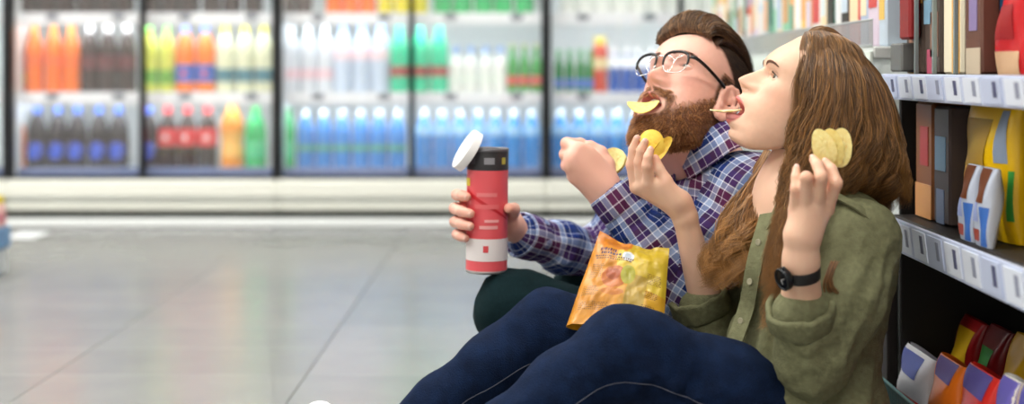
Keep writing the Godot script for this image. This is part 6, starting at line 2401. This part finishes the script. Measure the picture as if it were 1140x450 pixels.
	for q in [[Vector3(0.1129, 0.0811, -2.4200), Vector3(0.0000, 0.0576, -2.4000)], [Vector3(-0.0091, 0.0309, -2.7200), Vector3(-0.1279, 0.0039, -2.7400)]]:
		var sh := Solid.new()
		sh.cell = 0.008
		sh.chain([q[0], q[0].lerp(q[1], 0.5), q[1]], [0.042, 0.04, 0.034], 0.02)
		sh.make()
		var smb := MB.new()
		sh.into(smb, Color.WHITE)
		part(t, "shoe", smb.mesh(), shoe)

# ------------------------------------------------------------------ things held and lying about
func chip_thing(label: String, a: float, b: float, bend: float, twist: float, at: Vector3, bs: Basis, tone: Color, group := "") -> void:
	var m := chip_mesh(a, b, bend, twist)
	var cm := mat(tone, 0.55)
	cm.subsurf_scatter_enabled = true
	cm.subsurf_scatter_strength = 0.1
	cm.albedo_texture = chip_tex
	cm.uv1_triplanar = true
	cm.uv1_scale = Vector3(14, 14, 14)
	var o := one("potato_chip", m, cm, label, "chip", group)
	o.transform = Transform3D(bs, at)

var chip_tex: ImageTexture

func look_basis(n: Vector3, roll: float) -> Basis:
	n = n.normalized()
	var u := Vector3.UP - n * n.y
	if u.length() < 0.05:
		u = Vector3.RIGHT - n * n.x
	u = u.normalized()
	var r := u.cross(n)
	return Basis(r, u, n) * Basis(Vector3(0, 0, 1), roll)

func small_things() -> void:
	chip_tex = noise_image(128, 71, 0.05, hexc("f4e8c8"), hexc("ffffff"), 4)
	var pale := hexc("fff0ac")
	var gold := hexc("ffdc5c")
	# three chips in the near hand of the woman
	chip_thing("pale oval chip at back of the fan held beside the woman's hair", 0.0185, 0.029, 0.12, -0.08, Vector3(0.4740, 0.6054, -1.9750), look_basis(Vector3(0.1, 0.05, 1), -0.12), pale, "chips fanned in the woman's watch hand")
	chip_thing("pale oval chip in the middle of the fan by the woman's hair", 0.0185, 0.029, 0.14, -0.08, Vector3(0.4594, 0.6045, -1.9690), look_basis(Vector3(0.05, 0.02, 1), 0.10), hexc("fbe898"), "chips fanned in the woman's watch hand")
	chip_thing("pale pointed chip in front of the fan by the woman's hair", 0.017, 0.028, 0.16, -0.08, Vector3(0.4476, 0.6061, -1.9630), look_basis(Vector3(-0.05, 0.02, 1), 0.28), pale, "chips fanned in the woman's watch hand")
	# in her raised far hand
	chip_thing("yellow ruffled chip pinched in front of the man's beard", 0.020, 0.024, 0.35, -0.3, Vector3(0.2267, 0.5984, -2.2520), look_basis(Vector3(0.2, 0.35, 1), 0.5), gold, "chips in the woman's raised far hand")
	chip_thing("yellow folded chip sticking out beside the man's beard", 0.011, 0.026, 0.5, 0.2, Vector3(0.2409, 0.5875, -2.2580), look_basis(Vector3(0.35, 0.1, 1), -0.75), gold, "chips in the woman's raised far hand")
	# between her lips
	chip_thing("thin pale chip on the woman's tongue, reaching the man's ear", 0.026, 0.017, 0.14, 0.1, Vector3(0.3432, 0.6525, -2.2000), Basis(Vector3(1, 0.02, 0).normalized(), Vector3(0, 0.0, -1), Vector3(0.02, 1, 0.12).normalized()).orthonormalized(), hexc("fff0c0"))
	# between his lips
	var fr := man_frame()
	var f := fr.basis * Vector3(1, 0, 0)
	var u := fr.basis * Vector3(0, 1, 0)
	var l := fr.basis * Vector3(0, 0, 1)
	chip_thing("yellow chip resting on the bearded man's lower lip", 0.028, 0.022, 0.20, -0.16, Vector3(0.2204, 0.6582, -2.3450), look_basis(Vector3(-0.12, 0.93, 0.36), 0.1), hexc("ffe78a"))
	# in his left hand
	chip_thing("front pale yellow chip of the stack in the man's fist", 0.019, 0.028, 0.25, -0.1, Vector3(0.1733, 0.5626, -2.3850), look_basis(Vector3(0.35, 0.7, 0.9), -0.6), pale, "chips in the man's fist")
	chip_thing("back pale yellow chip of the stack in the man's fist", 0.019, 0.028, 0.25, -0.1, Vector3(0.1754, 0.5573, -2.3920), look_basis(Vector3(0.3, 0.62, 0.9), -0.72), hexc("f6df8c"), "chips in the man's fist")
	basket()
	can()
	pouch()
	display()

func can() -> void:
	var t := thing("snack_can", "tall red cylindrical chips can with white band, gripped in a hand", "can", Vector3(-0.0547, 0.3525, -2.4500))
	t.rotation.z = -0.012
	var R := 0.0375
	var H := 0.226
	var m := MB.new()
	m.lathe([[0, 0.0], [R * .9, 0.0], [R * 1.0, 0.001], [R * 1.015, 0.004], [R, 0.006]], 40)
	part(t, "bottom_rim", m.mesh(), mat(hexc("b9b4b4"), 0.3, 0.7))
	m = MB.new(); m.lathe([[R, 0.005], [R, 0.187]], 40); part(t, "body", m.mesh(), mat(hexc("e0565e"), 0.35))
	m = MB.new(); m.lathe([[R + .0004, 0.024], [R + .0004, 0.064]], 40); part(t, "white_band", m.mesh(), mat(hexc("e3dcdc"), 0.4))
	# pale printed lines on the side towards the aisle
	for q in [[0.082, 0.088, -0.35, 0.55, "eda5a5"], [0.094, 0.099, -0.1, 0.6, "eda5a5"], [0.118, 0.126, -0.6, 0.6, "e2696d"], [0.14, 0.147, -0.5, 0.5, "e57b7e"], [0.04, 0.052, -0.15, 0.1, "d9474e"]]:
		m = MB.new()
		var P := PackedVector3Array()
		for j in 2:
			for i in 10:
				var a: float = PI * 0.5 - lerpf(q[2], q[3], i / 9.0)
				P.append(Vector3(cos(a) * (R + .0008), q[0 if j == 0 else 1], sin(a) * (R + .0008)))
		m.shell(P, 10, 2)
		part(t, "print", m.mesh(), mat(hexc(q[4]), 0.4))
	# swoosh
	m = MB.new()
	var SP := PackedVector3Array()
	for j in 2:
		for i in 16:
			var f := i / 15.0
			var a := PI * 0.5 - lerpf(-1.2, 1.2, f)
			SP.append(Vector3(cos(a) * (R + .0007), 0.155 - 0.055 * f - 0.008 * j * (1.0 - f * 0.5), sin(a) * (R + .0007)))
	m.shell(SP, 16, 2)
	part(t, "swoosh", m.mesh(), mat(hexc("c3222c"), 0.4))
	m = MB.new()
	var YP := PackedVector3Array()
	for j in 2:
		for i in 8:
			var a := PI * 0.5 + lerpf(0.95, 1.5, i / 7.0)
			YP.append(Vector3(cos(a) * (R + .0008), 0.158 + 0.014 * j, sin(a) * (R + .0008)))
	m.shell(YP, 8, 2)
	part(t, "yellow_mark", m.mesh(), mat(hexc("d9c12e"), 0.4))
	m = MB.new(); m.lathe([[R + .0003, 0.187], [R + .0003, 0.221]], 40); part(t, "dark_band", m.mesh(), mat(hexc("2a2a2e"), 0.4))
	for q in [[-0.15, 0.35, "8a8a90"], [0.75, 1.0, "b0a63a"], [-0.9, -0.6, "4a4a50"]]:
		m = MB.new()
		var Q := PackedVector3Array()
		for j in 2:
			for i in 8:
				var a: float = PI * 0.5 - lerpf(q[0], q[1], i / 7.0)
				Q.append(Vector3(cos(a) * (R + .0009), 0.198 + 0.012 * j, sin(a) * (R + .0009)))
		m.shell(Q, 8, 2)
		part(t, "band_print", m.mesh(), mat(hexc(q[2]), 0.4))
	m = MB.new(); m.lathe([[R, 0.220], [R * 1.03, 0.2215], [R * 1.03, 0.225], [R * .97, 0.226], [R * .95, 0.222], [R * .95, 0.14], [0, 0.14]], 40); part(t, "top_rim", m.mesh(), mat(hexc("6b6b70"), 0.35, 0.6))
	# white plastic lid hinged open over the left of the rim
	m = MB.new()
	var bs := Basis(Vector3(0, 0, 1), 1.02) * Basis(Vector3(1, 0, 0), 0.2)
	m.lathe([[0, 0.006], [R * .86, 0.006], [R * .9, 0.0075], [R * 1.02, 0.0075], [R * 1.05, 0.006], [R * 1.05, -0.008], [R * 1.02, -0.0085], [R * 1.01, 0.004], [0, 0.004]], 36, Vector3.ZERO, bs)
	var lid := part(t, "lid", m.mesh(), mat(hexc("eef0f0"), 0.4))
	lid.position = Vector3(-0.037, 0.2215, 0.012)

func pouch() -> void:
	# yellow-orange chips bag standing in the woman's lap, leaning
	var t := thing("chips_bag", "yellow and orange chips bag with printed back standing in her lap", "bag", Vector3.ZERO)
	var tl := Vector3(0.1432, 0.4443, -2.3100)
	var tr := Vector3(0.2550, 0.4230, -2.2500)
	var bl := Vector3(0.0814, 0.2967, -2.2200)
	var brr := Vector3(0.2358, 0.2947, -2.1700)
	var nu := 41
	var nv := 41
	var nrm := ((tr - tl).cross(bl - tl)).normalized()
	if nrm.z < 0.0:
		nrm = -nrm
	var f := noise(1.0, 15, 3)
	var im := pouch_tex()
	var m := MB.new()
	var front := PackedVector3Array()
	var back := PackedVector3Array()
	for j in nv:
		var b := 1.0 - j / float(nv - 1)
		for i in nu:
			var a := i / float(nu - 1)
			var p := tl.lerp(tr, a).lerp(bl.lerp(brr, a), b)
			var puff := pow(sin(PI * a), 0.55) * (ss(0.0, 0.28, b) * 0.95 + 0.02)
			var wr := f.get_noise_2d(a * 3.2 + b * 1.1, b * 2.6 - a * 1.3) * 0.006 + 0.0025 * f.get_noise_2d(a * 9.0, b * 7.0 + 5.0)
			wr += 0.004 * sin(a * 16.0 + b * 3.0) * ss(0.30, 0.02, b)
			# the upper corner is folded in and the mouth is crumpled
			var sag := -0.012 * sin(PI * a) * ss(0.2, 0.0, b)
			p += Vector3(0, sag, 0)
			front.append(p + nrm * (0.026 * puff + wr * minf(1.0, 4.0 * minf(a, 1.0 - a) + 0.2)))
			back.append(p - nrm * (0.024 * puff - wr * 0.6 + 0.0006))
	m.grid(front, nu, nv, false, 0)
	if m.n[nu * 20 + 20].dot(nrm) < 0.0:
		m = MB.new()
		m.grid(front, nu, nv, false, 1)
		if m.n[nu * 20 + 20].dot(nrm) < 0.0:
			m = MB.new()
			m.grid(front, nu, nv, false, -1)
	var foil := mat(hexc("dcdcdc"), 0.34)
	foil.albedo_texture = im
	part(t, "printed_face", m.mesh(), foil)
	m = MB.new()
	m.grid(back, nu, nv, false, 1)
	if m.n[nu * 20 + 20].dot(nrm) > 0.0:
		m = MB.new()
		m.grid(back, nu, nv, false, -1)
	part(t, "rear_face", m.mesh(), mat(hexc("e0a01c"), 0.32))

func pouch_tex() -> ImageTexture:
	var w := 512
	var im := Image.create(w, w, false, Image.FORMAT_RGB8)
	var f := noise(0.006, 13, 3)
	var g := RandomNumberGenerator.new()
	g.seed = 9
	for y in w:
		for x in w:
			var a := x / float(w)
			var b := y / float(w)
			var c := hexc("dd942a").lerp(hexc("e2ac30"), ss(0.35, 0.75, a))
			# lemon yellow swoosh from the top, khaki panel on the right
			var sw := a - 0.42 - 0.25 * b + 0.10 * sin(b * 5.0)
			if sw > 0.0 and b < 0.42 + 0.2 * a:
				c = hexc("dfc038")
			if a > 0.62 - 0.05 * b and b > 0.45 and a < 0.8:
				c = hexc("c9a845")
			if a < 0.5 and b < 0.14 + 0.12 * a:
				c = hexc("e08a2c")
			# pictured fruit: russet and lime rounds
			if Vector2((a - 0.42) / 0.15, (b - 0.50) / 0.12).length() < 1.0:
				c = hexc("c9702c")
			if Vector2((a - 0.40) / 0.09, (b - 0.47) / 0.06).length() < 1.0:
				c = hexc("b4582a")
			if Vector2((a - 0.58) / 0.085, (b - 0.46) / 0.10).length() < 1.0:
				c = hexc("b8b23a")
			if Vector2((a - 0.44) / 0.13, (b - 0.66) / 0.04).length() < 1.0:
				c = hexc("cf7f34")
			var n := f.get_noise_2d(x, y) * 0.06
			im.set_pixel(x, y, Color(c.r + n, c.g + n, c.b + n * 0.6))
	# round white emblem
	for y in range(int(w * 0.19), int(w * 0.33)):
		for x in range(int(w * 0.44), int(w * 0.62)):
			var d := Vector2((x / float(w) - 0.53) / 0.075, (y / float(w) - 0.26) / 0.055).length()
			if d < 1.0:
				im.set_pixel(x, y, hexc("dfe4ea") if d > 0.55 else hexc("b8c4d4"))
	# lines of small dark print, too small to read
	var dark := hexc("4a2a30")
	for q in [[0.14, 0.20, 0.22, 0.036, "5a2a48"], [0.17, 0.245, 0.28, 0.026, "4a2a48"], [0.10, 0.285, 0.5, 0.016, "6a4020"], [0.12, 0.31, 0.46, 0.014, "6a4020"]]:
		var x := float(q[0])
		while x < q[0] + q[2]:
			var l := g.randf_range(0.012, 0.035)
			im.fill_rect(Rect2i(int(x * w), int(q[1] * w), int(l * w), int(q[3] * w)), hexc(q[4]))
			x += l + 0.009
	for blk in [[0.10, 0.38, 0.16, 9], [0.08, 0.62, 0.20, 6], [0.09, 0.78, 0.4, 5], [0.8, 0.40, 0.15, 7], [0.8, 0.6, 0.13, 5], [0.78, 0.76, 0.15, 6]]:
		for r in blk[3]:
			var x := float(blk[0])
			while x < blk[0] + blk[2] * g.randf_range(0.8, 1.0):
				var l := g.randf_range(0.006, 0.022)
				im.fill_rect(Rect2i(int(x * w), int((blk[1] + r * 0.017) * w), int(l * w), 4), hexc("7a5424"))
				x += l + 0.006
	return ImageTexture.create_from_image(im)

func display() -> void:
	# low display stand at the left edge of the aisle with jars on it
	var t := thing("display_stand", "low display stand with blue panel in the aisle carrying pink jars", "stand", Vector3(-2.03, 0, -4.6))
	var m := MB.new(); m.box(Vector3(0, 0.045, 0), Vector3(0.44, 0.09, 0.38), 0.006); part(t, "plinth", m.mesh(), mat(hexc("cfd2d4"), 0.5))
	m = MB.new(); m.box(Vector3(0, 0.13, 0), Vector3(0.46, 0.076, 0.4), 0.006); part(t, "blue_panel", m.mesh(), mat(hexc("6a92bc"), 0.5))
	for k in 4:
		var j := thing("jar", "pink jar with yellow lid on the low display stand", "jar", Vector3(-1.838 - k * 0.09, 0.1685, -4.74), "pink jars on the display stand")
		m = MB.new(); m.lathe([[0, 0], [.036, 0], [.04, .006], [.04, .07], [.034, .08], [.03, .085], [0, .085]], 20); part(j, "body", m.mesh(), mat(hexc("e0b4ac"), 0.3))
		m = MB.new(); m.lathe([[.033, .083], [.034, .087], [.034, .106], [.03, .108], [0, .108]], 20); part(j, "lid", m.mesh(), mat(hexc("d9c23a"), 0.4))
		m = MB.new(); m.lathe([[.0408, .015], [.0408, .05]], 20); part(j, "label", m.mesh(), mat(hexc("c07a80"), 0.5))
	m = MB.new()
	m.box(Vector3(-2.13, 0.002, -5.86), Vector3(0.13, 0.004, 0.2), 0.001)
	one("paper_sheet", m, mat(hexc("eef2f4"), 0.6), "white sheet lying on the floor by the cooler base", "paper")

func basket() -> void:
	var t := thing("wire_basket", "teal wire basket on the floor before the dark shelf", "basket", Vector3(0.628, 0.0, -2.33))
	var m := MB.new()
	var loop := [Vector3(-0.03, 0, 0.11), Vector3(0.03, 0, 0.11), Vector3(0.03, 0, -0.11), Vector3(-0.03, 0, -0.11), Vector3(-0.03, 0, 0.11)]
	for y in [0.004, 0.06, 0.115, 0.165]:
		var pts := PackedVector3Array()
		var rad := PackedFloat32Array()
		for q in loop:
			pts.append(q + Vector3(0, y, 0))
			rad.append(0.003 if y > 0.16 else 0.0018)
		m.tube(pts, rad, 6)
	part(t, "hoops", m.mesh(), mat(hexc("6fa09e"), 0.4, 0.3))
	m = MB.new()
	for k in 23:
		var z := -0.11 + k * 0.01
		for x in [-0.03, 0.03]:
			m.tube(PackedVector3Array([Vector3(x, 0.004, z), Vector3(x, 0.08, z), Vector3(x, 0.165, z)]), PackedFloat32Array([.0014, .0014, .0014]), 5)
	part(t, "uprights", m.mesh(), mat(hexc("6fa09e"), 0.4, 0.3)).set_meta("kind", "stuff")
